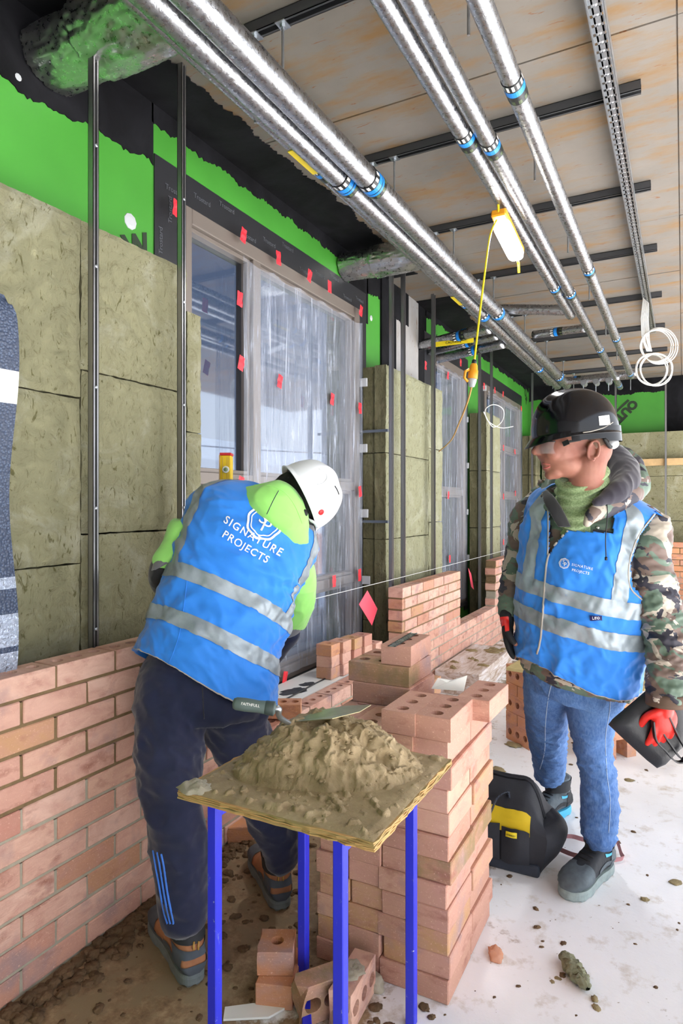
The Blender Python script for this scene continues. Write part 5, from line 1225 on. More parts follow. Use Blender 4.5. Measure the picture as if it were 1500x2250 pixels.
# vest
VS = [(P(1262, 1478, 2.325), ml, mf, .212, .158), (P(1267, 1440, 2.31), ml, mf, .216, .158), (P(1274, 1390, 2.295), ml, mf, .220, .158), (P(1277, 1300, 2.27), ml, mf, .221, .158), (P(1288, 1210, 2.26), ml, mf, .226, .156), (P(1300, 1150, 2.26), ml, mf, .232, .148), (P(1306, 1112, 2.255), ml, mf, .222, .130), (P(1304, 1088, 2.25), ml, mf, .165, .105), (P(1302, 1074, 2.25), ml, mf, .11, .09)]
vl = loft(VS, 20, 300); base = vl.fn; fv = folds(.016, 8, 4, (UP + RT * .5), .5, 1.2); fv2 = folds(.009, 17, 7, (UP - RT * .6), .7)
def vfn(u, v):
    p = base(u, v); a = 2 * PI * u; o = (ml * math.cos(a) + mf * math.sin(a)); k = min(1, (1 - v) * 3) 
    lift = (-.012 * max(0, math.cos(a - 1.0)) ** 2 + .035 * max(0, math.cos(a - 1.9)) ** 3 + .02 * max(0, math.cos(a + .5)) ** 3) * (1 - v) ** 6      # curved front hem
    return p + o * ((fv(p) + fv2(p)) * k + .004) + UP * lift
NU, NV = 320, 161
vm = MB().grid(NU, NV, vfn, wrap=True)
neck = [(1205, 1222), (1222, 1195), (1247, 1166), (1345, 1172), (1352, 1100), (1330, 1040), (1200, 1040), (1200, 1075), (1206, 1110), (1207, 1160)]
arm = [(1440, 1128), (1405, 1175), (1384, 1240), (1388, 1290), (1420, 1310), (1500, 1310), (1500, 1180)]
def inside(pt, poly):
    x, y = pt; c = False; n_ = len(poly)
    for i in range(n_):
        (x1, y1), (x2, y2) = poly[i], poly[(i + 1) % n_]
        if (y1 > y) != (y2 > y) and x < (x2 - x1) * (y - y1) / (y2 - y1) + x1: c = not c
    return c
def cut(mb, polys, front=lambda p: True):
    keep = []
    for f in mb.f:
        c = sum((mb.v[i] for i in f), V((0, 0, 0))) / len(f)
        if any(inside(proj(c), q) for q in polys) and front(c): continue
        keep.append(f)
    mb.f = keep; mb.mi = [0] * len(keep); return mb
vc = P(1290, 1200, 2.26)
fr = lambda c: (c - vc).dot(-FW) > -.02
cut(vm, [neck, arm], fr)
def thicken(mb, t):
    me = mb.mesh('t'); bm = bmesh.new(); bm.from_mesh(me); bmesh.ops.delete(bm, geom=[v for v in bm.verts if not v.link_faces], context='VERTS'); bmesh.ops.recalc_face_normals(bm, faces=bm.faces)
    bmesh.ops.solidify(bm, geom=list(bm.faces), thickness=t); bm.verts.index_update(); o = MB().add([v.co for v in bm.verts], [[v.index for v in f.verts] for f in bm.faces]); bm.free(); bpy.data.meshes.remove(me); return o
vtk = thicken(vm, -.003); vt = bvh(vtk); vo = put('safety_vest', vtk, 'vest_blue', man, smooth=True, fix=False)
def tape(u0, u1, v0, v1, nm='reflective_tape', mat='reflective', off=.0022, cuts=(neck, arm), vf=vfn, fr_=fr, par=None):
    m2 = sub(vf, 320, 161, u0, u1, v0, v1, off + .003); 
    if cuts: cut(m2, cuts, fr_)
    return put(nm, m2, mat, par or vo, smooth=True, fix=False)
def vat(y0):      # loft parameter whose centre projects at row y
    best = min(range(200), key=lambda i: abs(proj(base(0.15, i / 199))[1] - y0)); return best / 199
b1, b2 = (vat(1352), vat(1315)), (vat(1422), vat(1386))
tape(0, 1, b1[0], b1[1]); tape(0, 1, b2[0], b2[1])
DG = 1 / 360
tape(40 * DG, 55 * DG, b1[1], .985); tape(122 * DG, 137 * DG, b1[1], .985); tape(222 * DG, 236 * DG, b1[1], .985, cuts=()); tape(300 * DG, 314 * DG, b1[1], .985, cuts=())
tape(0, 1, 0, .008, 'hem_binding', 'piping', .003); 
zp = [(1180, 1437), (1188, 1400), (1193, 1340), (1198, 1270), (1205, 1222), (1225, 1190), (1247, 1166)]; put('zip', onsurf(vt, zp, .0035, .002, 10), 'piping', vo, smooth=True)
put('armhole_binding', onsurf(vt, [(1437, 1130), (1402, 1177), (1381, 1240), (1384, 1290), (1410, 1318)], .0028, .001, 12), 'piping', vo, smooth=True)
put('neck_binding', onsurf(vt, [(1199, 1078), (1203, 1110), (1204, 1160), (1203, 1220)], .0025, .001, 12), 'piping', vo, smooth=True)
# the stand-off flap at the shoulder
fl = MB().grid(18, 12, lambda u, v: P(1440 + 32 * math.sin(u * PI) * (1 - .1 * v) - 6 * v, 1122 + 75 * u, 2.10 + .05 * v) ); put('shoulder_flap', thicken(fl, .003), 'vest_blue', vo, smooth=True)
emblem(vt, 1240, 1238, 8, .034, vo)
printed(vt, 'SIGNATURE', .0118, 1279, 1245, 12, 'white_plastic', vo, space=1.15); printed(vt, 'PROJECTS', .0118, 1275, 1256, 12, 'white_plastic', vo, space=1.1)
lp = patch(vt, [(1296, 1352), (1322, 1352), (1322, 1363), (1296, 1363)], .0045, 'navy_tag' if 'navy_tag' in MAT else 'navy', 'vest_label', vo); printed(vt, 'LEO', .0125, 1309, 1357, 0, 'white_plastic', lp, off=.0062)
for x, y in ((1262, 1155), (1313, 1160)):
    q = surf(jkt, x, y, .003)
    if q: put('snap_button', MB().lathe(q, -ray(x, y), [(.0055, -.002), (.0055, .001), (.003, .002)], 14), 'metal_snap', jo2, smooth=True)
put('drawcord', MB().tube(cr([P(1333, 1106, 2.06), P(1334, 1135, 2.055), P(1330, 1180, 2.05), P(1331, 1225, 2.05)], 5), .0018, 6).tube([P(1331, 1224, 2.05), P(1331, 1231, 2.05)], .0042, 10), 'black_plastic', jo2, smooth=True)
# gloves: black knit with red palm dip
gr = union(hand(wr_r, curl=.42, scale=1.03, grow=.0016, tips=.55, **hR), .0032, 2); go = put('glove', gr, 'glove_black', man, smooth=True, fix=False, label='black knitted glove with red back')
gt_ = bvh(gr); gpc = patch(gt_, [(1094, 1356), (1116, 1354), (1113, 1372), (1092, 1382)], .0012, 'glove_red', 'red_panel', go, 14)
gpc2 = patch(gt_, [(1106, 1356), (1117, 1355), (1118, 1386), (1110, 1388)], .0014, 'glove_red', 'red_panel', go, 14)
gl2 = union(hand(wr_l, curl=.42, scale=.90, grow=.0026, **hL_), .0032, 2); put('glove', gl2, 'glove_red', man, smooth=True, fix=False, label='red dipped glove')
# black case held at the side (its own thing)
case = thing('black_case', 'black soft fabric case held in the red glove of the standing man', 'bag', P(1430, 1620, 2.05) * 1.0)
cq = [(1336, 1592), (1345, 1580), (1425, 1512), (1470, 1498), (1512, 1545), (1530, 1610), (1500, 1640), (1462, 1680), (1443, 1688), (1420, 1670), (1360, 1615)]
def caseq(u, v, s):
    return None
poly = [P(x, y, 2.09 + .0006 * (x - 1336) * -.3) for x, y in cq]; nrm = -FW
cm = MB(); bm = bmesh.new(); f0 = bm.faces.new([bm.verts.new(q) for q in poly]); bm.faces.ensure_lookup_table()
bmesh.ops.triangulate(bm, faces=bm.faces[:])
for _ in range(4): bmesh.ops.subdivide_edges(bm, edges=[e for e in bm.edges if e.calc_length() > .014], cuts=1, use_grid_fill=False); bmesh.ops.triangulate(bm, faces=bm.faces[:])
cen = sum(poly, V((0, 0, 0))) / len(poly); bd = {v for e in bm.edges if e.is_boundary for v in e.verts}
import mathutils
edges = [(poly[i], poly[(i + 1) % len(poly)]) for i in range(len(poly))]
def ed(p): return min((mathutils.geometry.intersect_point_line(p, a, b)[0] - p).length if 0 <= mathutils.geometry.intersect_point_line(p, a, b)[1] <= 1 else min((p - a).length, (p - b).length) for a, b in edges)
ff = folds(.010, 12, 6, (RT * .7 - UP), .35)
v1 = []; v2 = []
bm.verts.ensure_lookup_table()
for v in bm.verts:
    e = min(1, ed(v.co) / .035) ** .5; t = .022 * e; x = (v.co - poly[0]).dot(RT)
    v1.append(v.co + nrm * (t + ff(v.co) * e * min(1.6, max(.15, (x - .08) * 9)))); v2.append(v.co - nrm * t)
fs = [[v.index for v in f.verts] for f in bm.faces]; k = len(v1); cm.add(v1, fs); cm.add(v2, [list(reversed(f)) for f in fs]); bm.free()
simple('case_black', '16181f', .42, bump=(18, .3, .01)); put('panel', cm, 'case_black', case, smooth=True, fix=True)
for k, pth in enumerate(([(1442, 1560), (1450, 1600), (1475, 1640), (1498, 1668), (1512, 1655)], [(1434, 1585), (1440, 1625), (1462, 1650), (1482, 1672), (1500, 1672), (1506, 1650), (1490, 1620), (1468, 1575)])):
    q = cr([tuple(P(x, y, 2.03 - .012 * k)) for x, y in pth], 6); mb = MB()
    for a, b in zip(q[:-1], q[1:]): mb.bar(a, b, .004, .018, FW)
    put('handle', mb, 'case_black', case)
# ================================================================ the bricklayer bending over the wall
bu = (RT * .36 + UP * .82 + FW * .40).normalized(); br = (RT * .88 - UP * .42 + FW * .10); br = (br - bu * br.dot(bu)).normalized(); bn = br.cross(bu); bn = -bn if bn.dot(FW) > 0 else bn
wk = thing('person', 'person in white helmet, blue vest and navy trousers bending over the brick wall, back turned', 'person', (P(450, 1500, 2.0).x, P(450, 1500, 2.0).y, 0))
hcW = P(672, 1100, 2.20); wup = (RT * .84 + UP * .44 + FW * .22).normalized(); wfr = (FW * .80 - UP * .55)
BX = (wup, wup.orthogonal().normalized(), wup.cross(wup.orthogonal().normalized()))
lA = [(P(440, 1145, 2.14), .045), (P(398, 1195, 2.125), .042), (P(372, 1245, 2.12), .038), (P(400, 1305, 2.29), .034), (P(520, 1370, 2.50), .028)]
rA = [(P(648, 1235, 2.22), .045), (P(654, 1340, 2.31), .036), (P(614, 1420, 2.36), .028), (P(590, 1450, 2.38), .030)]
lL = [(P(390, 1540, 1.99), .09), (P(382, 1700, 1.92), .065), (P(388, 1800, 1.90), .055), (P(402, 2040, 1.88), .03)]
rL = [(P(515, 1560, 2.06), .09), (P(565, 1720, 2.12), .062), (P(600, 1800, 2.16), .052), (P(617, 1905, 2.2), .03)]
trk = loft([(P(450, 1500, 2.03), br, bn, .165, .11), (P(480, 1380, 2.07), br, bn, .155, .10), (P(510, 1280, 2.10), br, bn, .16, .105), (P(540, 1200, 2.13), br, bn, .17, .105), (P(565, 1150, 2.16), br, bn, .165, .09), (P(590, 1110, 2.19), br, bn, .09, .07)], 4, 28)
wb = union([trk, limb(lA), limb(rA), limb(lL), limb(rL), limb([(P(445, 1150, 2.15), .045), (P(560, 1175, 2.18), .06), (P(645, 1235, 2.22), .045)]), limb([(P(580, 1130, 2.18), .06), (P(625, 1110, 2.20), .058), (P(655, 1100, 2.2), .075)]), ball(hcW + wup * .02, BX, (.105, .088, .088))]
          + hand(P(520, 1370, 2.50), D=FW * .6 - UP * .6 + RT * .3, Nn=-UP - FW * .4, S_=RT - FW * .1, curl=.6) + hand(P(588, 1452, 2.39), D=FW * .5 - UP * .8 - RT * .2, Nn=-RT * .3 + FW * .2 - UP * .2, S_=-RT, curl=.6), .006, 3)
put('body', wb, 'skin', wk, smooth=True, fix=False)
put('hair', union([ball(hcW + wup * .01 - FW * .004, BX, (.106, .092, .092)), limb([(P(612, 1075, 2.18), .03), (P(640, 1062, 2.19), .04), (P(665, 1110, 2.17), .05)])], .005, 3, disp=lambda p: .003 * nz(p, 90)), 'strap_black', wk, smooth=True, fix=False)
whc = P(664, 1094, 2.19); who, (wf, wl2, wu, wfn) = helmet(whc, wup, wfr, .112, .134, .132, 'helmet_white', wk, peak=.03, name='helmet')
wt = bvh(MB().grid(64, 44, lambda u, v: wfn(u, v), wrap=True))
q = surf(wt, 705, 1125, .001)
if q: put('red_badge', MB().lathe(q, (q - whc).normalized(), [(.010, -.003), (.010, .002), (.007, .003)], 20), 'dot_red', who, smooth=True)
put('crown_slot', onsurf(wt, [(735, 1068), (740, 1076), (744, 1086)], .0022, .0004, 4), 'strap_black', who, smooth=True)
put('side_groove', onsurf(wt, [(700, 1030), (715, 1040), (717, 1052), (708, 1062), (697, 1064)], .0016, .0003, 6), 'clip_grey', who, smooth=True)
put('harness', MB().tube(cr([P(618, 1062, 2.12), P(632, 1080, 2.10), P(648, 1112, 2.09), P(668, 1140, 2.09), P(690, 1150, 2.12)], 6), .008, 10).tube(cr([P(600, 1062, 2.18), P(612, 1055, 2.17), P(635, 1050, 2.16)], 5), .006, 8).lathe(P(666, 1128, 2.075), -FW, [(.014, 0), (.015, .006), (.010, .012)], 16), 'strap_black', who, smooth=True)
put('chin_strap', MB().tube(cr([P(672, 1140, 2.10), P(690, 1148, 2.10), P(696, 1158, 2.12)], 4), .005, 8), 'grey_plastic', who, smooth=True)
# trousers
tl_ = [(P(382, 1520, 1.99), .112), (P(374, 1600, 1.955), .103), (P(376, 1700, 1.925), .092), (P(386, 1800, 1.90), .081), (P(397, 1900, 1.885), .074), (P(402, 1975, 1.88), .070), (P(403, 2008, 1.875), .064)]
tr_ = [(P(520, 1545, 2.05), .105), (P(522, 1600, 2.07), .096), (P(560, 1700, 2.12), .088), (P(596, 1790, 2.16), .079), (P(612, 1850, 2.18), .066), (P(616, 1880, 2.19), .058)]
hip_ = loft([(P(462, 1440, 2.04), br, bn, .165, .125), (P(445, 1510, 2.02), (RT - UP * .2).normalized(), -FW, .198, .135), (P(447, 1570, 2.01), RT, -FW, .175, .12)], 4, 32)
f3 = folds(.014, 9, 11, (RT * .6 - UP * .5), .55, 1.2); f4 = folds(.006, 20, 2, RT + UP * .3, .7)
tt_ = union([hip_, limb(tl_, seg=30), limb(tr_, seg=30)], .0065, 4, disp=lambda p: f3(p) * (.5 + max(0, 1 - abs(p.z - .55) / .5)) + f4(p) * .8); ttb = bvh(tt_)
to_ = put('trousers', tt_, 'navy', wk, smooth=True, fix=False)
for k in range(3): put('side_stripe', onsurf(ttb, [(336 + k * 9, 1868 + k * 4), (342 + k * 9, 1905), (350 + k * 8, 1950), (356 + k * 8, 1985), (362 + k * 9, 2012 + 5 * k), (368 + k * 6, 2030)], .0032, .0, 8), 'navy_stripe', to_, smooth=True)
put('seam', onsurf(ttb, [(444, 1500), (446, 1540), (448, 1580)], .0014, .0, 6), 'black_cloth', to_, smooth=True)
# boots
simple('sole_slate', '6f787a', .75, var=.2, scale=30); TN = ('leather_tan', 'trim_slate', 'sole_slate', 'leather_tan')
b1o, b1t = boot(at(424, 2158, Z=0), (-.86, .50, 0), TN, wk, L_=.33, shaft=.16)
b2o, b2t = boot(at(617, 1994, Z=0), (-.75, .66, 0), TN, wk, L_=.33, shaft=.16)
for o_, tb_, (x, y), s_ in ((b1o, b1t, (425, 2060), 1), (b2o, b2t, (612, 1912), .85)):
    pass
    for dx in (0, 9): 
        q0, q1 = surf(tb_, x + dx, y + 8, .004), surf(tb_, x + dx, y + 26 * s_, .004)
        if q0 and q1: put('heel_loop', MB().tube([q0, (q0 + q1) / 2 - FW * .004, q1], .003, 6), 'tan_cable', o_, smooth=True)
# hooded top
sl = loft([(P(470, 1140, 2.16), UP, FW, .06, .06), (P(425, 1140, 2.13), RT, FW, .062, .062), (P(398, 1190, 2.12), RT, FW, .060, .060), (P(376, 1228, 2.11), RT, FW, .058, .058), (P(368, 1250, 2.12), RT, UP, .050, .055)], 6, 30)
f5 = folds(.007, 14, 3, (UP + RT), .6)
sr = loft([(P(630, 1205, 2.20), UP, FW, .07, .07), (P(652, 1245, 2.22), RT, FW, .058, .065), (P(658, 1300, 2.27), RT, FW, .055, .060), (P(655, 1345, 2.31), RT, FW, .050, .056), (P(641, 1382, 2.34), RT, FW, .044, .050)], 6, 30)
jk2 = union([sl, sr, loft([(P(470, 1420, 2.05), br, bn, .17, .12), (P(510, 1280, 2.10), br, bn, .175, .12), (P(540, 1200, 2.13), br, bn, .185, .115), (P(565, 1150, 2.16), br, bn, .18, .10), (P(590, 1115, 2.18), br, bn, .09, .075)], 4, 30)], .006, 3, disp=lambda p: f5(p))
ho2 = put('hooded_top', jk2, 'hivis_green', wk, smooth=True, fix=False)
put('sleeve_band', union([loft([(P(381, 1215, 2.115), (RT + UP * .35).normalized(), FW, .064, .064), (P(368, 1240, 2.115), (RT + UP * .45).normalized(), FW, .060, .061)], 4, 30)], .005, 1, disp=lambda p: f5(p) * .4), 'grey_cloth', ho2, smooth=True, fix=False)
put('sleeve_end', union([limb([(P(364, 1250, 2.12), .052), (P(362, 1275, 2.14), .050), (P(400, 1310, 2.30), .046), (P(500, 1365, 2.48), .040)], seg=24)], .005, 2, disp=lambda p: f5(p) * .6), 'black_cloth', ho2, smooth=True, fix=False, label='black sleeve end')
put('sleeve_band', union([loft([(P(640, 1378, 2.335), (RT + UP * .2).normalized(), FW, .050, .055), (P(630, 1398, 2.345), (RT + UP * .2).normalized(), FW, .045, .05)], 4, 30)], .005, 1), 'grey_cloth', ho2, smooth=True, fix=False)
put('sleeve_end', union([limb([(P(634, 1392, 2.34), .043), (P(614, 1420, 2.36), .038), (P(596, 1448, 2.38), .034)], seg=24)], .005, 2, disp=lambda p: f5(p) * .5), 'navy', ho2, smooth=True, fix=False, label='navy sleeve end')
# vest seen from behind
WS = [(P(449, 1500, 2.035), br, bn, .232, .155), (P(457, 1460, 2.04), br, bn, .222, .150), (P(470, 1400, 2.06), br, bn, .208, .142), (P(492, 1330, 2.085), br, bn, .202, .138), (P(515, 1265, 2.105), br, bn, .205, .136), (P(540, 1200, 2.13), br, bn, .212, .135), (P(556, 1160, 2.155), br, bn, .218, .128), (P(571, 1128, 2.17), br, bn, .200, .110), (P(582, 1105, 2.185), br, bn, .150, .085), (P(588, 1092, 2.19), br, bn, .10, .07)]
wl = loft(WS, 18, 300); wbase = wl.fn; g1 = folds(.016, 8, 21, (br + bu * .3), .35, 1.2); g2_ = folds(.008, 16, 5, (br - bu * .5), .5)
def wvf(u, v):
    p = wbase(u, v); a = 2 * PI * u; o = (br * math.cos(a) + bn * math.sin(a)); k = min(1, (1 - v) * 3)
    z = (p - P(610, 1330, 2.1)).length; k += 1.3 * max(0, 1 - z / .22)
    return p + o * ((g1(p) + g2_(p)) * k + .004) - bu * (.030 * max(0, math.cos(a - 1.2)) ** 3 * (1 - v) ** 8 - .03 * max(0, math.cos(a + .1)) ** 4 * (1 - v) ** 8)
NVW = 163; wm = MB().grid(320, NVW, wvf, wrap=True); wtk = thicken(wm, -.003); wmt = bvh(wtk)
wo = put('safety_vest', wtk, 'vest_blue', wk, smooth=True, fix=False)
def wat(px, py): # parameter v of the vest row through a pixel on the back
    return min(range(200), key=lambda i: abs((wbase(.27, i / 199) - P(px, py, 2.0)).dot(bu))) / 199
def wtape(u0, u1, v0, v1, nm='reflective_tape', mat='reflective', off=.0024): return put(nm, sub(wvf, 320, NVW, u0, u1, v0, v1, off + .003), mat, wo, smooth=True, fix=False)
def vrow(y, x): # vest parameter v whose back meridian projects on row y
    return min(range(300), key=lambda i: abs(proj(wbase(.25, i / 299))[1] - y)) / 299
wtape(0, 1, vrow(1313, 0), vrow(1281, 0)); wtape(0, 1, vrow(1412, 0), vrow(1377, 0))
vb = vrow(1281, 0)
wtape(146 * DG, 162 * DG, vb, .97); wtape(14 * DG, 30 * DG, vb, .97); wtape(196 * DG, 212 * DG, vb, .95); wtape(320 * DG, 336 * DG, vb, .95)
wtape(0, 1, 0, .008, 'hem_binding', 'piping', .003)
put('seam', onsurf(wmt, [(412, 1262), (404, 1330), (392, 1400), (370, 1460)], .0012, .0006, 8), 'vest_blue', wo, smooth=True)
emblem(wmt, 581, 1148, 28, .112, wo)
printed(wmt, 'SIGNATURE', .033, 555, 1180, 31, 'white_plastic', wo, space=1.22, arc=-.0004, bold=.0003); printed(wmt, 'PROJECTS', .033, 539, 1203, 31, 'white_plastic', wo, space=1.12, arc=-.0004, bold=.0003)
# hood lying on the shoulders
hg = loft([(P(512, 1086, 2.12), bu, bn, .012, .02), (P(548, 1092, 2.10), (bu + br * .2).normalized(), bn, .050, .050), (P(594, 1104, 2.09), (bu + br * .2).normalized(), bn, .078, .072), (P(634, 1138, 2.09), (bu + br * .1).normalized(), bn, .074, .068), (P(660, 1176, 2.11), bu, bn, .050, .052), (P(676, 1208, 2.14), bu, bn, .015, .02)], 10, 40)
hh = union([hg], .005, 3, disp=lambda p: folds(.014, 9, 31, (br), .4)(p)); hht = bvh(hh)
hoo = put('hood', hh, 'hivis_green', wk, smooth=True, fix=False)
put('hood_seam', onsurf(hht, [(612, 1078), (600, 1100), (586, 1130)], .0013, .0, 6), 'navy', hoo, smooth=True)
put('hood_hem', onsurf(hht, [(556, 1066), (590, 1066), (625, 1082), (648, 1112), (664, 1150)], .0022, -.0005, 8), 'hivis_green', hoo, smooth=True)
put('neck_tube', union([limb([(P(660, 1130, 2.14), .028), (P(672, 1165, 2.15), .030), (P(682, 1200, 2.17), .022)], seg=18)], .005, 2), 'grey_cloth', wk, smooth=True, fix=False)
# spirit level standing in front of the bricklayer
p = P(493, 1080, 2.36); t = thing('spirit_level', 'yellow spirit level with red end cap standing upright in front of the bending bricklayer', 'spirit level', (p.x, p.y, .38))
zt3 = at(493, 998, d=2.36).z; x = RT; 
def lbox(a, b, c, d, e, f, mb=None): 
    M = Matrix((tuple(RT) + (0,), tuple(FW) + (0,), (0, 0, 1, 0), (0, 0, 0, 1))).transposed(); M.translation = V((p.x, p.y, 0)); return (mb or MB()).box((a, b, c), (d, e, f), M)
put('level_body', lbox(-.0125, -.02, .38, -.0085, .03, zt3 - .004, lbox(-.0085, -.02, .38, .026, .03, zt3 - .006)), 'yellow_plastic', t, bev=.002)
put('end_cap', lbox(-.014, -.022, zt3 - .006, .028, .032, zt3 + .004), 'band_red', t, bev=.002)
put('level_edge', lbox(-.0165, -.021, .38, -.0125, .031, zt3 - .004), 'timber', t)
vq = V((p.x, p.y, zt3 - .057)) + RT * .009 - FW * .0215
vf_ = put('vial_frame', MB().lathe(vq, -FW, [(.0125, 0), (.0125, .004), (.009, .004)], 24), 'white_plastic', t, smooth=True); put('vial', MB().lathe(vq - FW * .0042, -FW, [(.0075, 0), (.0075, .002)], 20), 'gaiter', vf_, smooth=True)
for s in (-.003, .012, .018): put('groove', lbox(s - .0006, -.0212, .38, s + .0006, -.0200, zt3 - .012), 'tan_cable', t)
# ================================================================ mortar stand, mortar, trowel, tool bag
simple('blue_paint', '2a2fd0', .38, bump=(80, .15, .002)); 
m = Mt('blue_paint', hx('2b32cf'), .38); co = m.coord('World'); n = m.noise(co, 60, 6, .75); n2 = m.noise(m.coord('World', (1, 1, .4)), 14, 6, .7)
c = m.mix(m.g(n, .66, .70), hx('2b32cf'), hx('c9cdd8')); c = m.mix(m.g(n2, .64, .72), c, hx('8f9cc0')); m.col(c); MAT['blue_paint'] = m.m
BT = .70; bx0, bx1, by0, by1 = -1.05, -.54, 1.165, 1.648
sd_ = thing('mortar_stand', 'blue steel stand under the plywood board heaped with mortar', 'stand', ((bx0 + bx1) / 2, (by0 + by1) / 2, 0))
legs = {'a': (-.967, 1.20), 'b': (-.955, 1.58), 'c': (-.635, 1.20), 'd': (-.635, 1.60)}
for k, (x, y) in legs.items(): put('leg', MB().box((x - .0125, y - .0125, 0), (x + .0125, y + .0125, BT - .019)), 'blue_paint', sd_, bev=.002)
zr = BT - .045
put('rail', MB().box((-.967 - .012, 1.2125, zr - .0125), (-.967 + .012, 1.5675, zr + .0125)), 'blue_paint', sd_, bev=.002)
put('rail', MB().box((-.647, 1.2125, zr - .0125), (-.623, 1.5875, zr + .0125)), 'blue_paint', sd_, bev=.002)
put('brace', MB().bar((-.942, 1.58, zr), (-.648, 1.60, zr), .025, .025), 'blue_paint', sd_, bev=.002)
put('brace', MB().bar((-.69, 1.30, zr + .005), (-.646, 1.21, zr - .11), .006, .03), 'steel_dark', sd_)
put('foot_bar', MB().bar((-.95, 1.575, .035), (-.82, 1.38, .012), .025, .02), 'blue_paint', sd_, bev=.002)
bd_ = thing('mortar_board', 'near plywood board on the blue stand, edges split and caked with mortar', 'board', ((bx0 + bx1) / 2, (by0 + by1) / 2, BT - .018))
m = Mt('ply_board', (.5, .4, .25), .8); co = m.coord('World'); n = m.noise(co, 9, 7, .7); e = m.noise(m.coord('World', (2, 2, 90)), 3, 4)
c = m.ramp(n, [(.3, hx('7d6d45')), (.55, hx('91804f')), (.75, hx('b49a68'))]); c = m.mix(m.g(e, .45, .55), c, hx('b98f58')); m.col(c); m.bump(m.noise(co, 60, 4), .4, .003); MAT['ply_board'] = m.m
mb = MB()
def edge(y, s): return .006 * nz((y * 22, s, 0)) + .004 * nz((y * 60, s, 1))
for L in range(5):
    z0 = BT - .018 + L * .0036; ps = []
    N_ = 24
    for i in range(N_): t_ = i / N_; ps.append((bx0 + (bx1 - bx0) * t_, by0 + edge(t_, 1 + L * .4)))
    for i in range(N_): t_ = i / N_; ps.append((bx1 + edge(t_, 3 + L * .4), by0 + (by1 - by0) * t_))
    for i in range(N_): t_ = i / N_; ps.append((bx1 + (bx0 - bx1) * t_, by1 + edge(t_, 5 + L * .4)))
    for i in range(N_): t_ = i / N_; ps.append((bx0 + edge(t_, 7 + L * .4), by1 + (by0 - by1) * t_))
    put('ply', MB().prism([(x, y, z0) for x, y in ps], (0, 0, .0034)), 'ply_board', bd_)
m = Mt('wet_mortar', hx('8a7850'), .62); co = m.coord('World'); n = m.noise(co, 16, 6, .65); m.col(m.ramp(n, [(.3, hx('8f7b58')), (.55, hx('a8936f')), (.75, hx('bba885'))]))
h = m.mix(.5, m.noise(co, 70, 8, .75), m.noise(co, 230, 4, .7)); m.bump(h, .9, .006); MAT['wet_mortar'] = m.m
hcx, hcy = -.800, 1.445
rxd = RT
def heap(x, y):
    q = V((x - hcx, y - hcy, 0)); a, b = q.dot(RT), q.dot(FW)
    n1 = nz((x * 7, y * 7, 1)); n2 = nz((x * 18, y * 18, 2)); n3 = nz((x * 45, y * 45, 3)); n4 = nz((x * 110, y * 110, 4))
    r = math.sqrt((a / (.235 + .03 * n2)) ** 2 + (b / .150) ** 2)
    r += .10 * n1 + .06 * n2
    top = .118 if a < .0 else .118 - .16 * a
    h_ = top * max(0, min(1, (1.05 - r) / .62)) ** .8
    g = max(0, 1 - abs(a + .02 - b * .5) / .035); h_ *= 1 - .22 * g * (1 if b < .04 else .3)
    g2 = max(0, 1 - abs(b + .02 + .35 * a) / .03) * (a > -.02); h_ -= .02 * g2 * (h_ > .03)
    rough_ = .5 + .8 * abs(n1)
    if h_ > .004: k_ = min(1, h_ / .04); h_ += (.034 * (abs(nz((x * 9, y * 9, 8))) - .25) + .022 * (.3 - abs(n2)) * rough_ + .012 * (.3 - abs(nz((x * 34, y * 34, 12))))) * k_ + .007 * n3 + .005 * n4
    film = .005 + .004 * n2 + .003 * n3
    lump = min(.007, max(0, n3 + n2 * .5 - .25) * .03) + max(0, n4 - .25) * .008
    return max(h_ + .006, film + lump)
def hg_(u, v):
    x = bx0 + .004 + (bx1 - bx0 - .008) * u; y = by0 + .004 + (by1 - by0 - .008) * v
    e = min(u, 1 - u, v, 1 - v) * .48; k = min(1, e / .02)
    z = BT + .0005 + heap(x, y) * k - (.0 if e > 0 else .001); 
    if k >= 1: x += .012 * nz((x * 30, y * 30, z * 40)) * min(1, (z - BT) / .05); y += .012 * nz((x * 30, y * 30, z * 40 + 9)) * min(1, (z - BT) / .05)
    return V((x, y, z))
put('mortar_heap', MB().grid(230, 215, hg_), 'wet_mortar', smooth=True, fix=False, label='big rough heap of wet brown mortar spread on the near plywood board', cat='mortar')
mb = MB()
for k in range(420):
    a = random.gauss(0, .17); b = random.gauss(-.05, .12); q = V((hcx, hcy, 0)) + RT * a + FW * b
    if not (bx0 + .015 < q.x < bx1 - .015 and by0 + .015 < q.y < by1 - .015): continue
    s = random.choice([.002, .003, .004, .006, .008]); z = BT + heap(q.x, q.y) - s * .5; c_ = clod((q.x, q.y, z), (s * 1.2, s, s * .5), random.random() * 6); mb.add(c_.v, c_.f)
put('mortar_crumbs', mb, 'wet_mortar', smooth=True, fix=False, label='crumbs of wet mortar scattered over the heap and board', cat='mortar crumbs', kind='stuff')
t = thing('dried_mortar', 'pale dried mortar crust on the left corner of the near board', 'mortar', (bx0, by0, BT))
mb = splat(bx0 + .03, by0 + .03, BT, .034, 5, .02, 26, 9, ax=1.5); put('crust', mb, 'mortar_old', t, smooth=True)
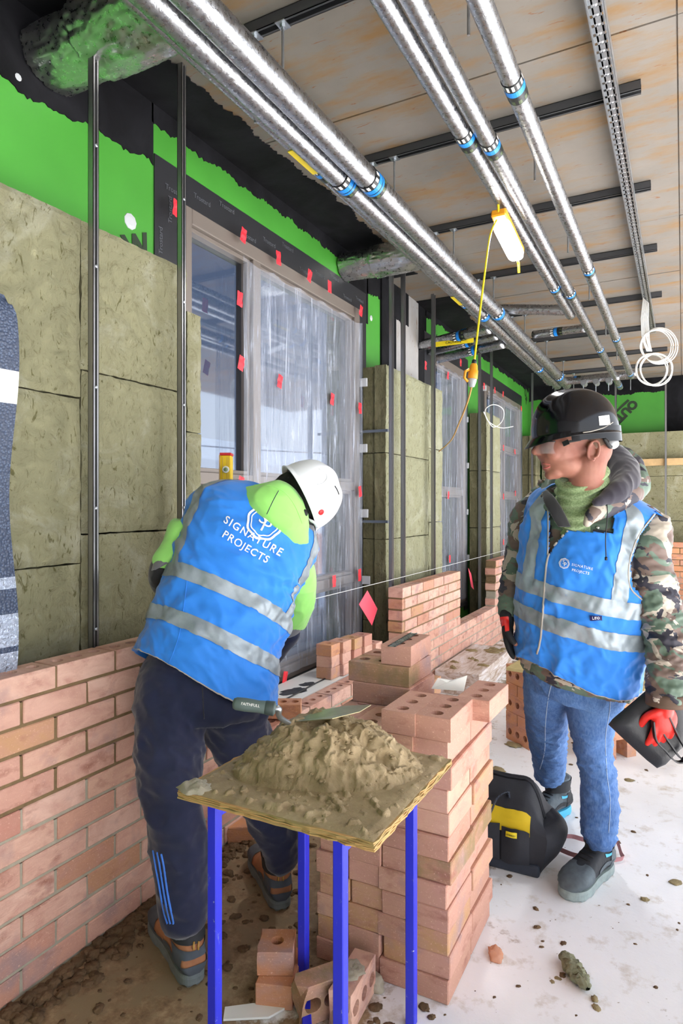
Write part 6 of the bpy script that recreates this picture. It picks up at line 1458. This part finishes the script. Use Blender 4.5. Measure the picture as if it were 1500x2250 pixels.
# trowel stuck in the heap
q0, q1 = at(512, 1545, d=1.60), at(602, 1557, d=1.60); tw = thing('trowel', 'brick trowel with grey-green handle lying in the mortar heap', 'trowel', (q0 + q1) / 2)
ax = (q1 - q0).normalized(); simple('trowel_grip', '566461', .5); simple('trowel_grip_dark', '3c4745', .5); simple('blade', '8f8563', .35, .6, var=.25, scale=14)
Lh = (q1 - q0).length
hm = MB().lathe(q0, ax, [(.006, -.001), (.012, .001), (.0155, .008), (.0165, Lh * .3), (.0150, Lh * .6), (.0165, Lh * .85), (.0160, Lh), (.012, Lh + .004)], 28); put('handle', hm, 'trowel_grip', tw, smooth=True); ht_ = bvh(hm)
put('grip_end', MB().lathe(q0 + ax * (Lh * .78), ax, [(.0160, 0), (.0170, .002), (.0178, Lh * .2), (.0172, Lh * .23), (.012, Lh * .235)], 28), 'trowel_grip_dark', tw, smooth=True)
printed(ht_, 'FAITHFULL', .0095, 550, 1549, 8, 'white_plastic', tw, space=1.0, off=.0008)
q2 = at(618, 1568, d=1.62); q3 = at(690, 1590, d=1.66)
put('ferrule', MB().tube(cr([q1, q1 + ax * .012, at(614, 1575, d=1.61), at(640, 1592, d=1.64)], 5), [.009 - .0002 * i for i in range(16)], 12), 'galv', tw, smooth=True)
A_, B_, C_, D_ = at(815, 1550, d=1.68), at(700, 1562, d=1.71), at(640, 1588, d=1.64), at(730, 1580, d=1.60)
nb = (B_ - A_).cross(D_ - A_).normalized() * .0018
put('blade', MB().prism([A_, at(760, 1552, d=1.71), B_, C_, D_, at(790, 1565, d=1.63)], nb), 'blade', tw)
# tool bag
bp = thing('tool_bag', 'black fabric tool bag with yellow panel standing on the floor behind the tall brick stack', 'bag', (-.66, 2.56, 0))
simple('bag_black', '22232a', .75, bump=(120, .3, .002), var=.25, scale=9); simple('bag_base', '2c3340', .6, var=.2, scale=20); simple('bag_yellow', 'd3b413', .7, var=.1, scale=12)
bx, Yf, Yr = (-.93, -.47), 2.43, 2.69; ym = (Yf + Yr) / 2
def bagp(u, v, s=0):
    """u along X, v around the cross-section from the front foot over the zip to the rear foot"""
    pr = [(Yf + .012, 0), (Yf, .05), (Yf - .004, .12), (Yf + .006, .20), (Yf + .04, .265), (ym - .012, .305), (ym + .012, .305), (Yr - .04, .265), (Yr - .006, .20), (Yr + .004, .12), (Yr, .05), (Yr - .012, 0)]
    f = v * (len(pr) - 1); i = min(int(f), len(pr) - 2); t_ = f - i; y = pr[i][0] + (pr[i + 1][0] - pr[i][0]) * t_; z = pr[i][1] + (pr[i + 1][1] - pr[i][1]) * t_
    x = bx[0] + (bx[1] - bx[0]) * u; z2 = z
    e = max(0, abs(u - .5) * 2 - .72) / .28; z2 = z * (1 - .42 * e * e * max(0, (z - .1)) / .2)
    g = .004 * nz((x * 16, y * 16, z * 16)) + .002 * nz((x * 40, y * 40, z * 40))
    return V((x + (.03 * math.sin(min(1, z / .3) * PI) if u > .99 else 0), y + g + (ym - y) * .10 * e, z2 + g))
mb = MB().grid(50, 60, bagp)
for u in (0, 1):      # end gussets
    mb.grid(16, 30, lambda a, v, u=u: bagp(u, v * .5) .lerp(bagp(u, 1 - v * .5), a) + V(((.055 if u else -.03) * math.sin(a * PI) * math.sin(min(1, v * 1.1) * PI) ** .7, 0, 0)))
put('body', mb, 'bag_black', bp, smooth=True); bgt = bvh(mb)
put('base', MB().box((bx[0] - .002, Yf + .002, 0), (bx[1] + .004, Yr - .002, .045)), 'bag_base', bp, bev=.012, seg=3)
def bagpatch(u0, u1, v0, v1, off, mat, nm, bulge=0., par=None): return put(nm, MB().grid(20, 12, lambda a, b: bagp(u0 + (u1 - u0) * a, v0 + (v1 - v0) * b) + V((0, -off - bulge * math.sin(a * PI) * math.sin(b * PI * .8 + .3), 0))), mat, par or bp, smooth=True, fix=False)
bagpatch(.30, .935, .215, .315, .003, 'bag_yellow', 'yellow_panel'); bagpatch(.40, .70, .07, .245, .008, 'bag_black', 'pocket', .014); pk = bagpatch(.715, .935, .07, .235, .008, 'bag_black', 'pocket', .014)
bagpatch(.755, .845, .205, .225, .020, 'label_yellow', 'maker_label', .006); me_ = bagp(.80, .215) + V((0, -.0275, .0)); text('label_lettering', 'STANLEY', .0085, me_, (1, 0, 0), (0, .1, 1), 'band_black', bp)
put('zip_frame', MB().tube(cr([tuple(bagp(u / 20, .5) + V((0, 0, .004))) for u in range(21)], 2), .007, 10).tube([bagp(u / 20, .46) + V((0, 0, .004)) for u in range(21)], .004, 8).tube([bagp(u / 20, .54) + V((0, 0, .004)) for u in range(21)], .004, 8), 'bag_black', bp, smooth=True)
put('zip_pull', MB().tube([bagp(1, .5), bagp(1, .5) + V((.025, 0, -.05)), bagp(1, .42) + V((.045, 0, -.06))], .008, 10), 'bag_black', bp, smooth=True)
hq = [bagp(.76, .36) + V((0, -.004, 0)), bagp(.74, .40) + V((0, -.03, .0)), bagp(.68, .37) + V((0, -.055, .0)), bagp(.64, .30) + V((0, -.05, .0)), bagp(.58, .24) + V((0, -.03, 0))]
mb = MB(); qq = cr([tuple(a) for a in hq], 5)
for a, b in zip(qq[:-1], qq[1:]): mb.bar(a, b, .003, .026, V((0, -1, .3)))
put('handle', mb, 'bag_base', bp)
# red webbing strap trailing from the bag behind the front boot
simple('strap_red', 'b58082', .85, var=.15, scale=20)
t = thing('strap', 'faded red webbing strap on the floor looping behind the front boot', 'strap', at(1300, 1850, Z=0))
for pth in ([(1225, 1842), (1255, 1842), (1290, 1850), (1345, 1845), (1362, 1880), (1366, 1890), (1345, 1894)], [(1222, 1868), (1250, 1880), (1270, 1885), (1300, 1888)]):
    q = cr([tuple(at(x, y, Z=.006)) for x, y in pth], 6); mb = MB(); sd = V((.35, .25, 1)).normalized()
    mb.grid(len(q), 2, lambda u, v: V(q[min(len(q) - 1, round(u * (len(q) - 1)))]) + sd * (.017 * v)).grid(len(q), 2, lambda u, v: V(q[min(len(q) - 1, round(u * (len(q) - 1)))]) + sd * (.017 * (1 - v)) + V((.0015, -.0015, 0)))
    put('webbing', mb, 'strap_red', t)
